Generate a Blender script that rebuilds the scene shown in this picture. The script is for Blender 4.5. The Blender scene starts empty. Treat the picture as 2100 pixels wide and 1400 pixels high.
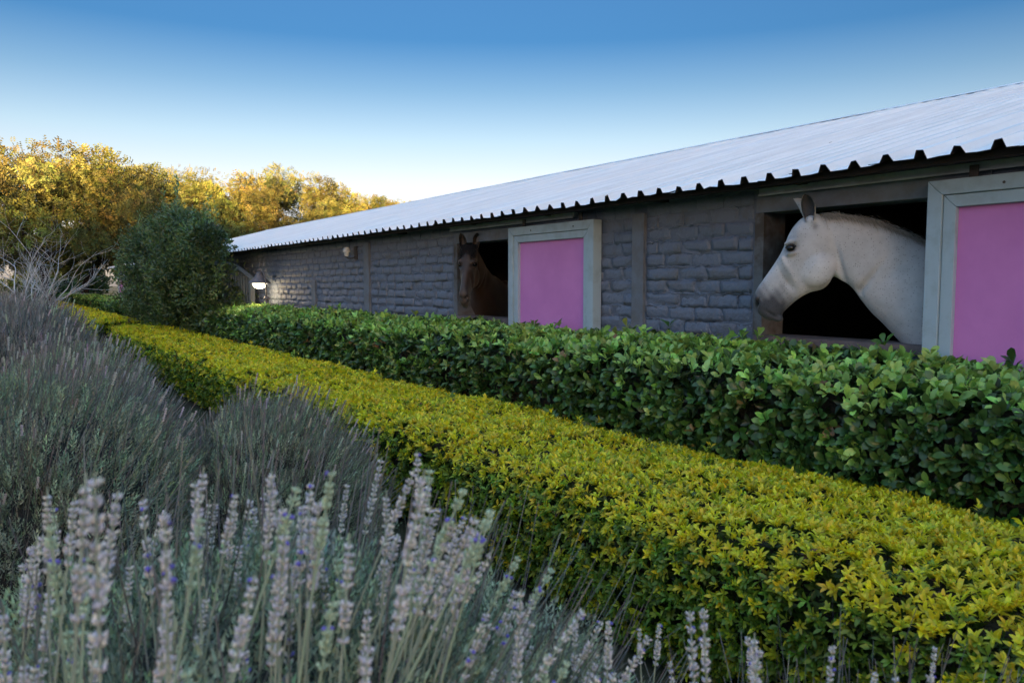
import bpy, math, random
import numpy as np
from mathutils import Vector, Matrix

# ---------------------------------------------------------------- camera, sky, sun, exposure
scene = bpy.context.scene
COL = scene.collection
YAW, PITCH, EYE = math.radians(34.29), math.radians(4.212), 1.6
cam_data = bpy.data.cameras.new('camera')
cam_data.sensor_width = 36.0
cam_data.lens = 27.0
cam_data.clip_start = 0.05
cam_data.clip_end = 3000.0
cam_data.dof.use_dof = True
cam_data.dof.focus_distance = 6.5
cam_data.dof.aperture_fstop = 5.6
cam = bpy.data.objects.new('camera', cam_data)
cam.location = (0, 0, EYE)
cam.rotation_euler = (math.pi / 2 - PITCH, 0, -YAW)
COL.objects.link(cam)
scene.camera = cam

SUN_AZ = math.radians(206.0)      # clockwise from +Y: behind the camera, a little to its left
SUN_EL = math.radians(4.6)
world = bpy.data.worlds.new('World')
scene.world = world
world.use_nodes = True
wn, wl = world.node_tree.nodes, world.node_tree.links
wn.clear()
sky = wn.new('ShaderNodeTexSky')
sky.sky_type = 'NISHITA'
sky.sun_disc = False
sky.sun_elevation = SUN_EL
sky.sun_rotation = SUN_AZ
sky.altitude = 1200
sky.air_density = 1.0
sky.dust_density = 4.0
sky.ozone_density = 1.0
bg = wn.new('ShaderNodeBackground')
bg.inputs['Strength'].default_value = 0.15
wo = wn.new('ShaderNodeOutputWorld')
# graded by height: low sky dimmed, overhead left bright, same all the way round
tc_ = wn.new('ShaderNodeTexCoord')
sp_ = wn.new('ShaderNodeSeparateXYZ')
rp_ = wn.new('ShaderNodeValToRGB')
mu_ = wn.new('ShaderNodeMix')
mu_.data_type = 'RGBA'
mu_.blend_type = 'MULTIPLY'
mu_.inputs['Factor'].default_value = 1.0
mu_.clamp_result = False
wl.new(tc_.outputs['Generated'], sp_.inputs['Vector'])
wl.new(sp_.outputs['Z'], rp_.inputs['Fac'])
stops = [(0.000, (0.339, 0.384, 0.886)),
         (0.070, (0.275, 0.243, 0.358)),
         (0.130, (0.270, 0.223, 0.257)),
         (0.178, (0.210, 0.204, 0.232)),
         (0.237, (0.116, 0.147, 0.192)),
         (0.294, (0.045, 0.099, 0.167)),
         (0.347, (0.050, 0.105, 0.175)),
         (0.420, (0.109, 0.178, 0.253)),
         (0.574, (0.383, 0.441, 0.504)),
         (0.766, (0.756, 0.766, 0.806)),
         (1.000, (1.104, 1.152, 1.200))]
el_ = rp_.color_ramp.elements
el_[0].position, el_[1].position = 0.0, 1.0
for q in stops[1:-1]:
    el_.new(q[0])
for e_, q in zip(el_, stops):
    e_.color = (*q[1], 1)
wl.new(sky.outputs['Color'], mu_.inputs['A'])
wl.new(rp_.outputs['Color'], mu_.inputs['B'])
wl.new(mu_.outputs['Result'], bg.inputs['Color'])
wl.new(bg.outputs['Background'], wo.inputs['Surface'])

sd = bpy.data.lights.new('sun', 'SUN')
sd.energy = 3.0
sd.angle = math.radians(0.5)
sd.color = (1.0, 0.65, 0.27)
sun = bpy.data.objects.new('sun', sd)
COL.objects.link(sun)
to_sun = Vector((math.sin(SUN_AZ) * math.cos(SUN_EL), math.cos(SUN_AZ) * math.cos(SUN_EL), math.sin(SUN_EL)))
sun.rotation_euler = to_sun.to_track_quat('Z', 'Y').to_euler()
sun.location = to_sun * 100

vs = scene.view_settings
vs.view_transform = 'Standard'
vs.look = 'None'
vs.gamma = 1.0
vs.use_curve_mapping = False
vs.exposure = 3.22

# ---------------------------------------------------------------- helpers
rng = np.random.default_rng(7)
random.seed(7)


class Acc:
    """collects vertices and faces of one mesh, with a colour for each vertex"""
    def __init__(self):
        self.v, self.f, self.c = [], [], []

    def add(self, V, F, col=(1, 1, 1)):
        b = len(self.v)
        self.v.extend([tuple(p) for p in V])
        self.f.extend([tuple(i + b for i in q) for q in F])
        self.c.extend([tuple(col)] * len(V))

    def box(self, x0, x1, y0, y1, z0, z1, col=(1, 1, 1)):
        V = [(x, y, z) for x in (x0, x1) for y in (y0, y1) for z in (z0, z1)]
        self.add(V, [(0, 1, 3, 2), (4, 6, 7, 5), (0, 4, 5, 1), (2, 3, 7, 6), (0, 2, 6, 4), (1, 5, 7, 3)], col)

    def tube(self, pts, rad, n=8, col=(1, 1, 1), cap=True):
        pts = [Vector(p) for p in pts]
        V, F = [], []
        ref = Vector((0.31, 0.17, 0.93))
        for i, p in enumerate(pts):
            d = (pts[min(i + 1, len(pts) - 1)] - pts[max(i - 1, 0)]).normalized()
            if abs(d.dot(ref)) > 0.93:
                ref = Vector((0.93, 0.2, 0.1))
            a = d.cross(ref).normalized()
            b = d.cross(a)
            r = rad[i] if hasattr(rad, '__len__') else rad
            for k in range(n):
                t = 2 * math.pi * k / n
                V.append(p + a * (r * math.cos(t)) + b * (r * math.sin(t)))
        for i in range(len(pts) - 1):
            for k in range(n):
                F.append((i * n + k, i * n + (k + 1) % n, (i + 1) * n + (k + 1) % n, (i + 1) * n + k))
        if cap:
            F.append(tuple(range(n))[::-1])
            F.append(tuple((len(pts) - 1) * n + k for k in range(n)))
        self.add(V, F, col)

    def lathe(self, prof, centre, n=20, col=(1, 1, 1)):
        V, F = [], []
        for r, z in prof:
            for k in range(n):
                t = 2 * math.pi * k / n
                V.append((centre[0] + r * math.cos(t), centre[1] + r * math.sin(t), centre[2] + z))
        for i in range(len(prof) - 1):
            for k in range(n):
                F.append((i * n + k, i * n + (k + 1) % n, (i + 1) * n + (k + 1) % n, (i + 1) * n + k))
        self.add(V, F, col)

    def mesh(self, name, smooth=False, colour=False):
        m = bpy.data.meshes.new(name)
        m.from_pydata(self.v, [], self.f)
        if colour:
            a = m.color_attributes.new('tint', 'FLOAT_COLOR', 'POINT')
            a.data.foreach_set('color', np.c_[np.array(self.c, dtype=np.float32), np.ones(len(self.c), np.float32)].ravel())
        if smooth:
            m.polygons.foreach_set('use_smooth', [True] * len(m.polygons))
        m.update()
        return m


def link(name, mesh, mat=None, parent=None, loc=None):
    o = bpy.data.objects.new(name, mesh)
    if mat is not None and mesh is not None and not mesh.materials:
        mesh.materials.append(mat)
    COL.objects.link(o)
    if parent is not None:
        o.parent = parent
    if loc is not None:
        o.location = loc
    return o


def thing(name, label, cat, loc=(0, 0, 0), group=None):
    o = bpy.data.objects.new(name, None)
    o.empty_display_size = 0.2
    COL.objects.link(o)
    o.location = loc
    o['label'] = label
    o['category'] = cat
    if group:
        o['group'] = group
    return o


def part(name, acc, mat, parent, smooth=False, colour=False, origin=None):
    """mesh given in world coordinates, made a child of an unrotated parent"""
    p = Vector(parent_world(parent)) if origin is None else Vector(origin)
    acc.v = [(x - p.x, y - p.y, z - p.z) for x, y, z in acc.v]
    return link(name, acc.mesh(name, smooth, colour), mat, parent)


def parent_world(o):
    p = Vector((0, 0, 0))
    while o is not None:
        p = p + o.location
        o = o.parent
    return p


def np_mesh(name, V, F, C=None, smooth=False):
    n, k = F.shape
    m = bpy.data.meshes.new(name)
    m.vertices.add(len(V))
    m.vertices.foreach_set('co', np.ascontiguousarray(V, np.float32).ravel())
    m.loops.add(n * k)
    m.loops.foreach_set('vertex_index', np.ascontiguousarray(F, np.int32).ravel())
    m.polygons.add(n)
    m.polygons.foreach_set('loop_start', np.arange(0, n * k, k, dtype=np.int32))
    m.polygons.foreach_set('loop_total', np.full(n, k, np.int32))
    if smooth:
        m.polygons.foreach_set('use_smooth', np.ones(n, bool))
    if C is not None:
        a = m.color_attributes.new('tint', 'FLOAT_COLOR', 'POINT')
        a.data.foreach_set('color', np.c_[C, np.ones(len(C))].astype(np.float32).ravel())
    m.update(calc_edges=True)
    m.validate()
    return m


def unit(a):
    return a / np.maximum(np.linalg.norm(a, axis=-1, keepdims=True), 1e-9)


def frames(d, roll=None, up=None):
    """rotation matrices (N,3,3) whose third column is d, rolled at random or with x near 'up'"""
    d = unit(d)
    N = len(d)
    ref = np.tile([0.0, 0.0, 1.0], (N, 1)) if up is None else up
    ref = np.where(np.abs((ref * d).sum(1, keepdims=True)) > 0.97, np.array([[1.0, 0.05, 0]]), ref)
    x = unit(np.cross(ref, d))
    y = np.cross(d, x)
    if roll is None:
        roll = rng.uniform(0, 2 * np.pi, N)
    c, s = np.cos(roll)[:, None], np.sin(roll)[:, None]
    return np.stack([x * c + y * s, -x * s + y * c, d], axis=2)


def scatter(T, pos, R, scale, col):
    """template (V, F, C) copied N times; C multiplies the copy's colour"""
    TV, TF, TC = T
    N, v = len(pos), len(TV)
    sc = scale[:, None, None] if scale.ndim == 1 else scale[:, None, :]
    V = np.einsum('nij,nvj->nvi', R, TV[None] * sc) + pos[:, None, :]
    F = (TF[None] + (np.arange(N) * v)[:, None, None])
    C = col[:, None, :] * TC[None]
    return V.reshape(-1, 3), F.reshape(-1, TF.shape[1]), C.reshape(-1, 3)


def merge(parts):
    V, F, C, b = [], [], [], 0
    for v, f, c in parts:
        V.append(v)
        F.append(f + b)
        C.append(c)
        b += len(v)
    return np.concatenate(V), np.concatenate(F), np.concatenate(C)


def leaf_template(L, W, fold=0.25, bend=0.2, wide=0.5, tipw=0.33):
    """leaf along +z, blade across x, upper side towards +y; 6 triangles"""
    V = np.array([[0, 0, 0],
                  [-W / 2, fold * W / 2, L * wide], [0, 0, L * wide], [W / 2, fold * W / 2, L * wide],
                  [-W * tipw, fold * W * 0.3 - bend * L * 0.2, L * 0.82], [W * tipw, fold * W * 0.3 - bend * L * 0.2, L * 0.82],
                  [0, -bend * L * 0.5, L]])
    F = np.array([[0, 2, 1], [0, 3, 2], [1, 2, 4], [2, 3, 5], [2, 5, 4], [4, 5, 6]])
    return V, F, np.ones((len(V), 3))


def simple_leaf(W, fold=0.25, bend=0.15):
    V = np.array([[0, 0, 0], [-W / 2, fold * W / 2, .55], [0, -bend, 1], [W / 2, fold * W / 2, .55]], float)
    return V, np.array([[0, 2, 1], [0, 3, 2]]), np.ones((4, 3))


def triangles(F):
    return np.concatenate([F[:, [0, 1, 2]], F[:, [0, 2, 3]]])


def vary(base, N, dv=0.2, dh=0.1):
    b = np.tile(np.array(base, float), (N, 1))
    b *= (1 + rng.normal(0, dv, (N, 1))).clip(0.4, 1.9)
    b *= (1 + rng.normal(0, dh, (N, 3))).clip(0.6, 1.5)
    return b.clip(0.003, 0.9)


def wave(a, b, seed=0.0):
    return (np.sin(a * 2.1 + seed) + np.sin(a * 4.7 + b * 5.1 + seed * 2.3) * 0.6 + np.sin(a * 9.3 - b * 8.7 + seed * 1.7) * 0.4
            + np.sin(b * 13.0 + a * 3.1 + seed) * 0.35) / 2.35


# ---------------------------------------------------------------- materials
def new_mat(name):
    m = bpy.data.materials.new(name)
    m.use_nodes = True
    nt = m.node_tree
    return m, nt.nodes, nt.links, nt.nodes['Principled BSDF']


def leaf_mat(name, rough=0.45, trans=0.3, spec=0.4, noise=0.25):
    m, n, l, p = new_mat(name)
    at = n.new('ShaderNodeAttribute')
    at.attribute_name = 'tint'
    geo = n.new('ShaderNodeNewGeometry')
    nz = n.new('ShaderNodeTexNoise')
    nz.inputs['Scale'].default_value = 60
    nz.inputs['Detail'].default_value = 3
    l.new(geo.outputs['Position'], nz.inputs['Vector'])
    mr = n.new('ShaderNodeMapRange')
    mr.inputs['To Min'].default_value = 1 - noise
    mr.inputs['To Max'].default_value = 1 + noise
    l.new(nz.outputs['Fac'], mr.inputs['Value'])
    mx = n.new('ShaderNodeVectorMath')
    mx.operation = 'SCALE'
    l.new(at.outputs['Color'], mx.inputs[0])
    l.new(mr.outputs['Result'], mx.inputs['Scale'])
    l.new(mx.outputs['Vector'], p.inputs['Base Color'])
    p.inputs['Roughness'].default_value = rough
    p.inputs['Specular IOR Level'].default_value = spec
    if trans > 0:
        tr = n.new('ShaderNodeBsdfTranslucent')
        l.new(mx.outputs['Vector'], tr.inputs['Color'])
        ms = n.new('ShaderNodeMixShader')
        ms.inputs['Fac'].default_value = trans
        l.new(p.outputs['BSDF'], ms.inputs[1])
        l.new(tr.outputs['BSDF'], ms.inputs[2])
        l.new(ms.outputs['Shader'], n['Material Output'].inputs['Surface'])
    return m


def rough_mat(name, base, second=None, scale=8.0, rough=0.8, bump=0.2, bscale=40.0, lo=0.4, hi=0.65, metallic=0.0, spec=0.3, bdist=0.01, stretch=None):
    m, n, l, p = new_mat(name)
    tc = n.new('ShaderNodeNewGeometry')
    vec = tc.outputs['Position']
    if stretch:
        mp = n.new('ShaderNodeMapping')
        mp.inputs['Scale'].default_value = stretch
        l.new(vec, mp.inputs['Vector'])
        vec = mp.outputs['Vector']
    nz = n.new('ShaderNodeTexNoise')
    nz.inputs['Scale'].default_value = scale
    nz.inputs['Detail'].default_value = 6
    nz.inputs['Roughness'].default_value = 0.65
    l.new(vec, nz.inputs['Vector'])
    mr = n.new('ShaderNodeMapRange')
    mr.inputs['From Min'].default_value = lo
    mr.inputs['From Max'].default_value = hi
    l.new(nz.outputs['Fac'], mr.inputs['Value'])
    mx = n.new('ShaderNodeMix')
    mx.data_type = 'RGBA'
    mx.inputs['A'].default_value = (*base, 1)
    mx.inputs['B'].default_value = (*(second or [c * 0.7 for c in base]), 1)
    l.new(mr.outputs['Result'], mx.inputs['Factor'])
    l.new(mx.outputs['Result'], p.inputs['Base Color'])
    p.inputs['Roughness'].default_value = rough
    p.inputs['Metallic'].default_value = metallic
    p.inputs['Specular IOR Level'].default_value = spec
    if bump:
        n2 = n.new('ShaderNodeTexNoise')
        n2.inputs['Scale'].default_value = bscale
        n2.inputs['Detail'].default_value = 5
        l.new(vec, n2.inputs['Vector'])
        bp = n.new('ShaderNodeBump')
        bp.inputs['Strength'].default_value = bump
        bp.inputs['Distance'].default_value = bdist
        l.new(n2.outputs['Fac'], bp.inputs['Height'])
        l.new(bp.outputs['Normal'], p.inputs['Normal'])
    return m


M = {}
M['soil'] = rough_mat('soil', (0.055, 0.045, 0.032), (0.05, 0.07, 0.025), 1.2, 0.95, 0.6, 14, bdist=0.03)
M['sun_block_hill'] = rough_mat('sun_block_grass', (0.07, 0.075, 0.03), (0.1, 0.08, 0.04), 0.2, 0.95, 0.0)
M['wall'] = rough_mat('painted_masonry', (0.15, 0.18, 0.245), (0.115, 0.13, 0.17), 5.0, 0.62, 0.55, 45, bdist=0.012)
M['brick'] = rough_mat('painted_brick', (0.165, 0.195, 0.262), (0.15, 0.15, 0.165), 7.0, 0.5, 0.7, 45, bdist=0.012, lo=0.5, hi=0.72)
M['plaster'] = rough_mat('grey_plaster', (0.18, 0.21, 0.26), (0.15, 0.155, 0.17), 6.0, 0.7, 0.25, 30)
M['jamb'] = rough_mat('dirty_plaster', (0.17, 0.175, 0.19), (0.095, 0.08, 0.07), 5.0, 0.8, 0.35, 35, lo=0.42, hi=0.6)
M['sill'] = rough_mat('worn_sill', (0.2, 0.16, 0.165), (0.13, 0.1, 0.1), 12.0, 0.8, 0.3, 40)
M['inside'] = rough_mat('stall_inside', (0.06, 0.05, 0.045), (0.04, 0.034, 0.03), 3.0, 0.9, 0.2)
M['beam'] = rough_mat('dark_timber', (0.024, 0.019, 0.018), (0.015, 0.013, 0.013), 6.0, 0.8, 0.3, stretch=(4, 0.7, 4))
M['roof'] = rough_mat('painted_roof_sheet', (0.92, 0.90, 0.90), (0.80, 0.77, 0.77), 2.2, 0.42, 0.03, 30, spec=0.5, stretch=(0.35, 6, 0.35))
M['underside'] = rough_mat('sheet_underside', (0.03, 0.028, 0.028), (0.02, 0.019, 0.02), 6.0, 0.8, 0.0)
M['rail'] = rough_mat('grey_painted_steel', (0.46, 0.51, 0.55), (0.36, 0.37, 0.38), 7.0, 0.5, 0.05)
M['frame'] = rough_mat('pale_blue_frame', (0.40, 0.51, 0.59), (0.33, 0.41, 0.46), 9.0, 0.5, 0.08, 60, lo=0.48, hi=0.72)
M['panel'] = rough_mat('pink_panel', (0.68, 0.25, 0.63), (0.62, 0.22, 0.58), 3.0, 0.42, 0.03, 400, bdist=0.001)
M['timber'] = rough_mat('grey_timber', (0.19, 0.23, 0.26), (0.15, 0.16, 0.18), 8.0, 0.75, 0.3, 30, stretch=(3, 3, 0.5))
M['lamp_metal'] = rough_mat('lamp_metal', (0.17, 0.155, 0.17), (0.12, 0.11, 0.12), 14.0, 0.5, 0.05)
M['white_glass'] = rough_mat('white_glass', (0.7, 0.72, 0.72), None, 3, 0.25, 0.0)
M['dark_metal'] = rough_mat('dark_metal', (0.09, 0.075, 0.07), None, 8, 0.6, 0.1)
M['bark'] = rough_mat('bark', (0.06, 0.045, 0.035), (0.035, 0.028, 0.024), 3, 0.95, 0.7, 9, bdist=0.05)
M['pale_bark'] = rough_mat('pale_bark', (0.62, 0.6, 0.59), (0.4, 0.38, 0.37), 14, 0.85, 0.2)
M['core'] = rough_mat('hedge_light_block', (0.035, 0.028, 0.02), (0.02, 0.022, 0.014), 25, 0.95, 0.8, 60, bdist=0.03)
M['lav_core'] = rough_mat('lavender_dark_fill', (0.04, 0.036, 0.036), (0.03, 0.035, 0.03), 30, 0.95, 0.8, 60, bdist=0.03)
M['green_leaf'] = leaf_mat('glossy_leaf', 0.32, 0.22, 0.5)
M['yellow_leaf'] = leaf_mat('golden_leaf', 0.38, 0.42, 0.5)
M['tree_leaf'] = leaf_mat('tree_leaf', 0.6, 0.3, 0.25)
M['lavender'] = leaf_mat('lavender_leaf', 0.75, 0.15, 0.2)
M['twig'] = leaf_mat('dry_twig', 0.85, 0.0, 0.2)
m, n, l, p = new_mat('lit_globe')
p.inputs['Base Color'].default_value = (0.9, 0.88, 0.8, 1)
p.inputs['Emission Color'].default_value = (1.0, 0.86, 0.62, 1)
p.inputs['Emission Strength'].default_value = 0.6
M['globe'] = m
m, n, l, p = new_mat('horse_eye')
p.inputs['Base Color'].default_value = (0.006, 0.005, 0.006, 1)
p.inputs['Roughness'].default_value = 0.06
M['eye'] = m


def coat_mat(name, speck, rough):
    m, n, l, p = new_mat(name)
    at = n.new('ShaderNodeAttribute')
    at.attribute_name = 'tint'
    tc = n.new('ShaderNodeTexCoord')
    nz = n.new('ShaderNodeTexNoise')
    nz.inputs['Scale'].default_value = 9
    nz.inputs['Detail'].default_value = 8
    nz.inputs['Roughness'].default_value = 0.7
    l.new(tc.outputs['Object'], nz.inputs['Vector'])
    mr = n.new('ShaderNodeMapRange')
    mr.inputs['From Min'].default_value = 0.3
    mr.inputs['From Max'].default_value = 0.7
    mr.inputs['To Min'].default_value = 0.82
    mr.inputs['To Max'].default_value = 1.12
    l.new(nz.outputs['Fac'], mr.inputs['Value'])
    vo = n.new('ShaderNodeTexVoronoi')
    vo.inputs['Scale'].default_value = 95
    l.new(tc.outputs['Object'], vo.inputs['Vector'])
    dots = n.new('ShaderNodeMapRange')
    dots.inputs['From Min'].default_value = 0.16
    dots.inputs['From Max'].default_value = 0.34
    dots.inputs['To Min'].default_value = 1 - speck
    dots.inputs['To Max'].default_value = 1.0
    sep = n.new('ShaderNodeSeparateColor')
    l.new(vo.outputs['Color'], sep.inputs['Color'])
    pick = n.new('ShaderNodeMath')
    pick.operation = 'GREATER_THAN'
    pick.inputs[1].default_value = 0.38
    l.new(sep.outputs['Red'], pick.inputs[0])
    far = n.new('ShaderNodeMath')
    far.operation = 'ADD'
    l.new(vo.outputs['Distance'], far.inputs[0])
    l.new(pick.outputs['Value'], far.inputs[1])
    l.new(far.outputs['Value'], dots.inputs['Value'])
    mu = n.new('ShaderNodeMath')
    mu.operation = 'MULTIPLY'
    l.new(mr.outputs['Result'], mu.inputs[0])
    l.new(dots.outputs['Result'], mu.inputs[1])
    sc = n.new('ShaderNodeVectorMath')
    sc.operation = 'SCALE'
    l.new(at.outputs['Color'], sc.inputs[0])
    l.new(mu.outputs['Value'], sc.inputs['Scale'])
    l.new(sc.outputs['Vector'], p.inputs['Base Color'])
    p.inputs['Roughness'].default_value = rough
    p.inputs['Specular IOR Level'].default_value = 0.3
    p.inputs['Sheen Weight'].default_value = 0.15
    n2 = n.new('ShaderNodeTexNoise')
    n2.inputs['Scale'].default_value = 120
    n2.inputs['Detail'].default_value = 4
    l.new(tc.outputs['Object'], n2.inputs['Vector'])
    bp = n.new('ShaderNodeBump')
    bp.inputs['Strength'].default_value = 0.25
    bp.inputs['Distance'].default_value = 0.004
    l.new(n2.outputs['Fac'], bp.inputs['Height'])
    l.new(bp.outputs['Normal'], p.inputs['Normal'])
    return m


M['white_coat'] = coat_mat('flea_bitten_grey_coat', 0.45, 0.62)
M['bay_coat'] = coat_mat('bay_coat', 0.0, 0.42)


# ---------------------------------------------------------------- ground and the added sun-blocking hill behind the camera
def structure(name, mesh, mat):
    o = link(name, mesh, mat)
    o['kind'] = 'structure'
    return o


a = Acc()
a.add([(-900, -900, 0), (900, -900, 0), (900, 900, 0), (-900, 900, 0)], [(0, 1, 2, 3)])
structure('ground', a.mesh('ground'), M['soil'])

# unseen hill added to block the low sun below the far treetops
sdir = np.array([math.sin(SUN_AZ), math.cos(SUN_AZ)])
sperp = np.array([sdir[1], -sdir[0]])
V, F = [], []
NA, NB = 180, 21
for i in range(NA):
    s = -420 + 840 * i / (NA - 1)
    hgt = 28.0 + 0.8 * math.sin(s * 0.11 + 1) + 0.6 * math.sin(s * 0.31) + 0.35 * math.sin(s * 0.83 + 2)
    for j in range(NB):
        t = j / (NB - 1)
        d = 260 + 240 * (t - 0.35)
        w = math.sin(min(1.0, t / 0.35) * math.pi / 2) if t < 0.35 else math.cos((t - 0.35) / 0.65 * math.pi / 2)
        q = sdir * d + sperp * s
        V.append((q[0], q[1], hgt * w - 0.3))
for i in range(NA - 1):
    for j in range(NB - 1):
        F.append((i * NB + j, (i + 1) * NB + j, (i + 1) * NB + j + 1, i * NB + j + 1))
a = Acc()
a.add(V, F)
structure('sun_block_hill', a.mesh('sun_block_hill', True), M['sun_block_hill'])

# ---------------------------------------------------------------- stable building
WX, EX, RX = 4.0, 3.70, 9.6           # wall face, eave edge, ridge
EZ, RZ = 2.195, 3.80
Y0, Y1 = -1.2, 32.0
BX = 2 * RX - EX                      # far eave
stable = thing('stable_building', 'long grey-blue painted brick stable with a pale ribbed metal roof', 'stable', (WX, 8, 0))
OPEN = [(1.90, 3.10, 1.285, 2.045), (5.62, 6.87, 1.285, 2.02)]
THK = 0.21
a = Acc()
ys = Y0
for (o0, o1, z0, z1) in OPEN:
    a.box(WX, WX + THK, ys, o0, 0, 2.24)
    a.box(WX, WX + THK, o0, o1, 0, z0 - 0.05)
    a.box(WX, WX + THK, o0, o1, z1 + 0.11, 2.24)
    ys = o1
a.box(WX, WX + THK, ys, Y1 - 0.3, 0, 2.24)
wall = part('wall', a, M['wall'], stable)
a = Acc()
a.box(BX - 0.5, BX - 0.3, Y0, Y1 - 0.3, 0, 2.2)
part('back_wall', a, M['wall'], stable)
for yy in (Y0 + 0.002, Y1 - 0.5):
    a = Acc()
    a.add([(WX + .22, yy, 0), (BX - .52, yy, 0), (BX - .52, yy, 2.2), (RX, yy, 3.7), (WX + .22, yy, 2.24),
           (WX + .22, yy + .2, 0), (BX - .52, yy + .2, 0), (BX - .52, yy + .2, 2.2), (RX, yy + .2, 3.7), (WX + .22, yy + .2, 2.24)],
          [(0, 1, 2, 3, 4), (9, 8, 7, 6, 5), (0, 5, 6, 1), (1, 6, 7, 2), (2, 7, 8, 3), (3, 8, 9, 4), (4, 9, 5, 0)])
    part('gable_wall', a, M['wall'], stable)
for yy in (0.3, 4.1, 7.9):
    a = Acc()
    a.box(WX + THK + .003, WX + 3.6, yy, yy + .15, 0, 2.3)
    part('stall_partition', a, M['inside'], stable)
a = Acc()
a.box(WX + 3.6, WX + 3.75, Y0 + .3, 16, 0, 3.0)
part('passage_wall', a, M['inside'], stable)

# lintels, sills, jamb linings, pilasters
for i, (o0, o1, z0, z1) in enumerate(OPEN):
    a = Acc()
    a.box(WX - 0.012, WX + THK - .01, o0 - 0.12, o1 + (0.04 if i == 0 else 0.0), z1, z1 + 0.105)
    part('lintel', a, M['plaster'], stable)
    a = Acc()
    a.box(WX - 0.03, WX + THK + 0.02, o0 - 0.02, o1 + 0.03, z0 - 0.045, z0)
    part('sill', a, M['sill'], stable)
    a = Acc()
    a.box(WX - 0.004, WX + THK - 0.003, o1 - 0.012, o1 + 0.055, z0 + .001, z1 - 0.001)
    part('jamb', a, M['jamb'], stable)
a = Acc()
a.box(WX - 0.03, WX + .01, 4.12, 4.24, 0, 2.12)
part('pilaster', a, M['plaster'], stable)
a = Acc()
a.box(WX - 0.03, WX + .01, 9.02, 9.18, 0, 2.13)
part('pilaster', a, M['plaster'], stable)
a = Acc()
a.box(WX - 0.03, WX + .01, 10.95, 11.1, 0, 1.67)
part('pilaster', a, M['plaster'], stable)

# eave beam and packers under the sheets
a = Acc()
a.box(WX - 0.03, WX + 0.12, Y0, Y1 - 0.35, 2.205, 2.27)
part('eave_beam', a, M['beam'], stable)
a = Acc()
a.box(EX + 0.07, EX + 0.13, Y0, Y1 - 0.1, EZ - 0.022, EZ + 0.012)
part('eave_batten', a, M['beam'], stable)
for yy in (1.2, 2.75, 3.9, 5.2, 6.4, 8.0, 9.6, 11.2, 12.8):
    a = Acc()
    a.box(EX + 0.13, WX + 0.02, yy, yy + 0.06, 2.16 + 0.02, 2.235)
    part('rafter_end', a, M['beam'], stable)
for (y0, y1) in ((2.45, 2.85), (5.05, 5.4), (6.3, 6.55)):
    a = Acc()
    a.box(WX - 0.035, WX - 0.003, y0, y1, 2.205 - .032, 2.204)
    part('packer', a, M['plaster'], stable)

# bricks of the front wall: uneven, painted over, with mortar squeezed out of the joints
brick_meshes = []
for k in range(12):
    r = np.random.default_rng(100 + k)
    ny, nz, by, bz, dep = 8, 4, 0.240, 0.0865, 0.0085
    tilt, skew = r.normal(0, .004), r.normal(0, .003)
    V = []
    for j in range(nz):
        for i in range(ny):
            u, v = i / (ny - 1) * 2 - 1, j / (nz - 1) * 2 - 1
            rim = (abs(u) == 1) or (abs(v) == 1)
            uu = u * (.985 if rim else 1) + r.normal(0, 0.012)
            vv = v * (1 - 0.10 * abs(u) ** 6) + r.normal(0, 0.055)
            V.append((-dep * (.35 if rim else 1) + u * tilt + v * skew + r.normal(0, 0.0024), uu * by / 2, vv * bz / 2))
    F = [(j * ny + i, (j + 1) * ny + i, (j + 1) * ny + i + 1, j * ny + i + 1) for j in range(nz - 1) for i in range(ny - 1)]
    ring = [i for i in range(ny)] + [j * ny + ny - 1 for j in range(1, nz)] + [(nz - 1) * ny + i for i in range(ny - 2, -1, -1)] + [j * ny for j in range(nz - 2, 0, -1)]
    b = len(V)
    for q in ring:
        V.append((0.008, V[q][1] * 1.01, V[q][2] * 1.02))
    F += [(ring[i], ring[(i + 1) % len(ring)], b + (i + 1) % len(ring), b + i) for i in range(len(ring))]
    a = Acc()
    a.add(V, F)
    me = a.mesh('brick', True)
    me.materials.append(M['brick'])
    brick_meshes.append(me)

spots, joints = [], []
COURSE, BL = 0.0925, 0.248
for c in range(13):
    zc = 1.03 + c * COURSE
    if zc > 2.16:
        continue
    blocks = [(-2, -1.15), (0.9, 2.05)]
    for (o0, o1, z0, z1) in OPEN:
        if z0 - 0.07 < zc < z1 + 0.13:
            blocks.append((o0 - .08, o1 + .06))
    for (p0, p1, pt) in ((4.12, 4.24, 9), (9.02, 9.18, 9), (10.95, 11.1, 1.7)):
        if zc < pt:
            blocks.append((p0, p1))
    blocks.sort()
    blocks.append((15.5, 16))
    for (b0, b1), (n0, n1) in zip(blocks[:-1], blocks[1:]):
        y = b1 + .004
        first = True
        while y < n0 - .03:
            L = BL * random.uniform(0.88, 1.08) * (.5 if first and c % 2 else 1)
            first = False
            if y + L > n0 - .09:
                L = n0 - .004 - y
            spots.append((y + L / 2, zc, L))
            joints.append((y + L, zc, L))
            y += L
spots.sort(key=lambda q: q[0] + (100 if q[0] < 1 else 0))
rest = Acc()
for i, (yc, zc, L) in enumerate(spots):
    flat = 0.45 if zc > 2.0 else (0.8 if zc > 1.9 else 1.0)
    flat *= random.uniform(0.5, 1.5)
    me = random.choice(brick_meshes)
    ofs = random.gauss(0, 0.0025) * flat
    dz = random.gauss(0, 0.003)
    if i < 300:
        o = link('brick', me, None, wall)
        o.location = (ofs, yc - 8, zc + dz)
        o.rotation_euler = (random.gauss(0, 0.012), 0, 0)
        o.scale = (flat, L / 0.248, random.uniform(.95, 1.04))
    else:
        sc = L / 0.248
        rest.add([(WX + v.co.x * flat + ofs, yc + v.co.y * sc, zc + dz + v.co.z) for v in me.vertices],
                 [tuple(pl.vertices) for pl in me.polygons])
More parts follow.
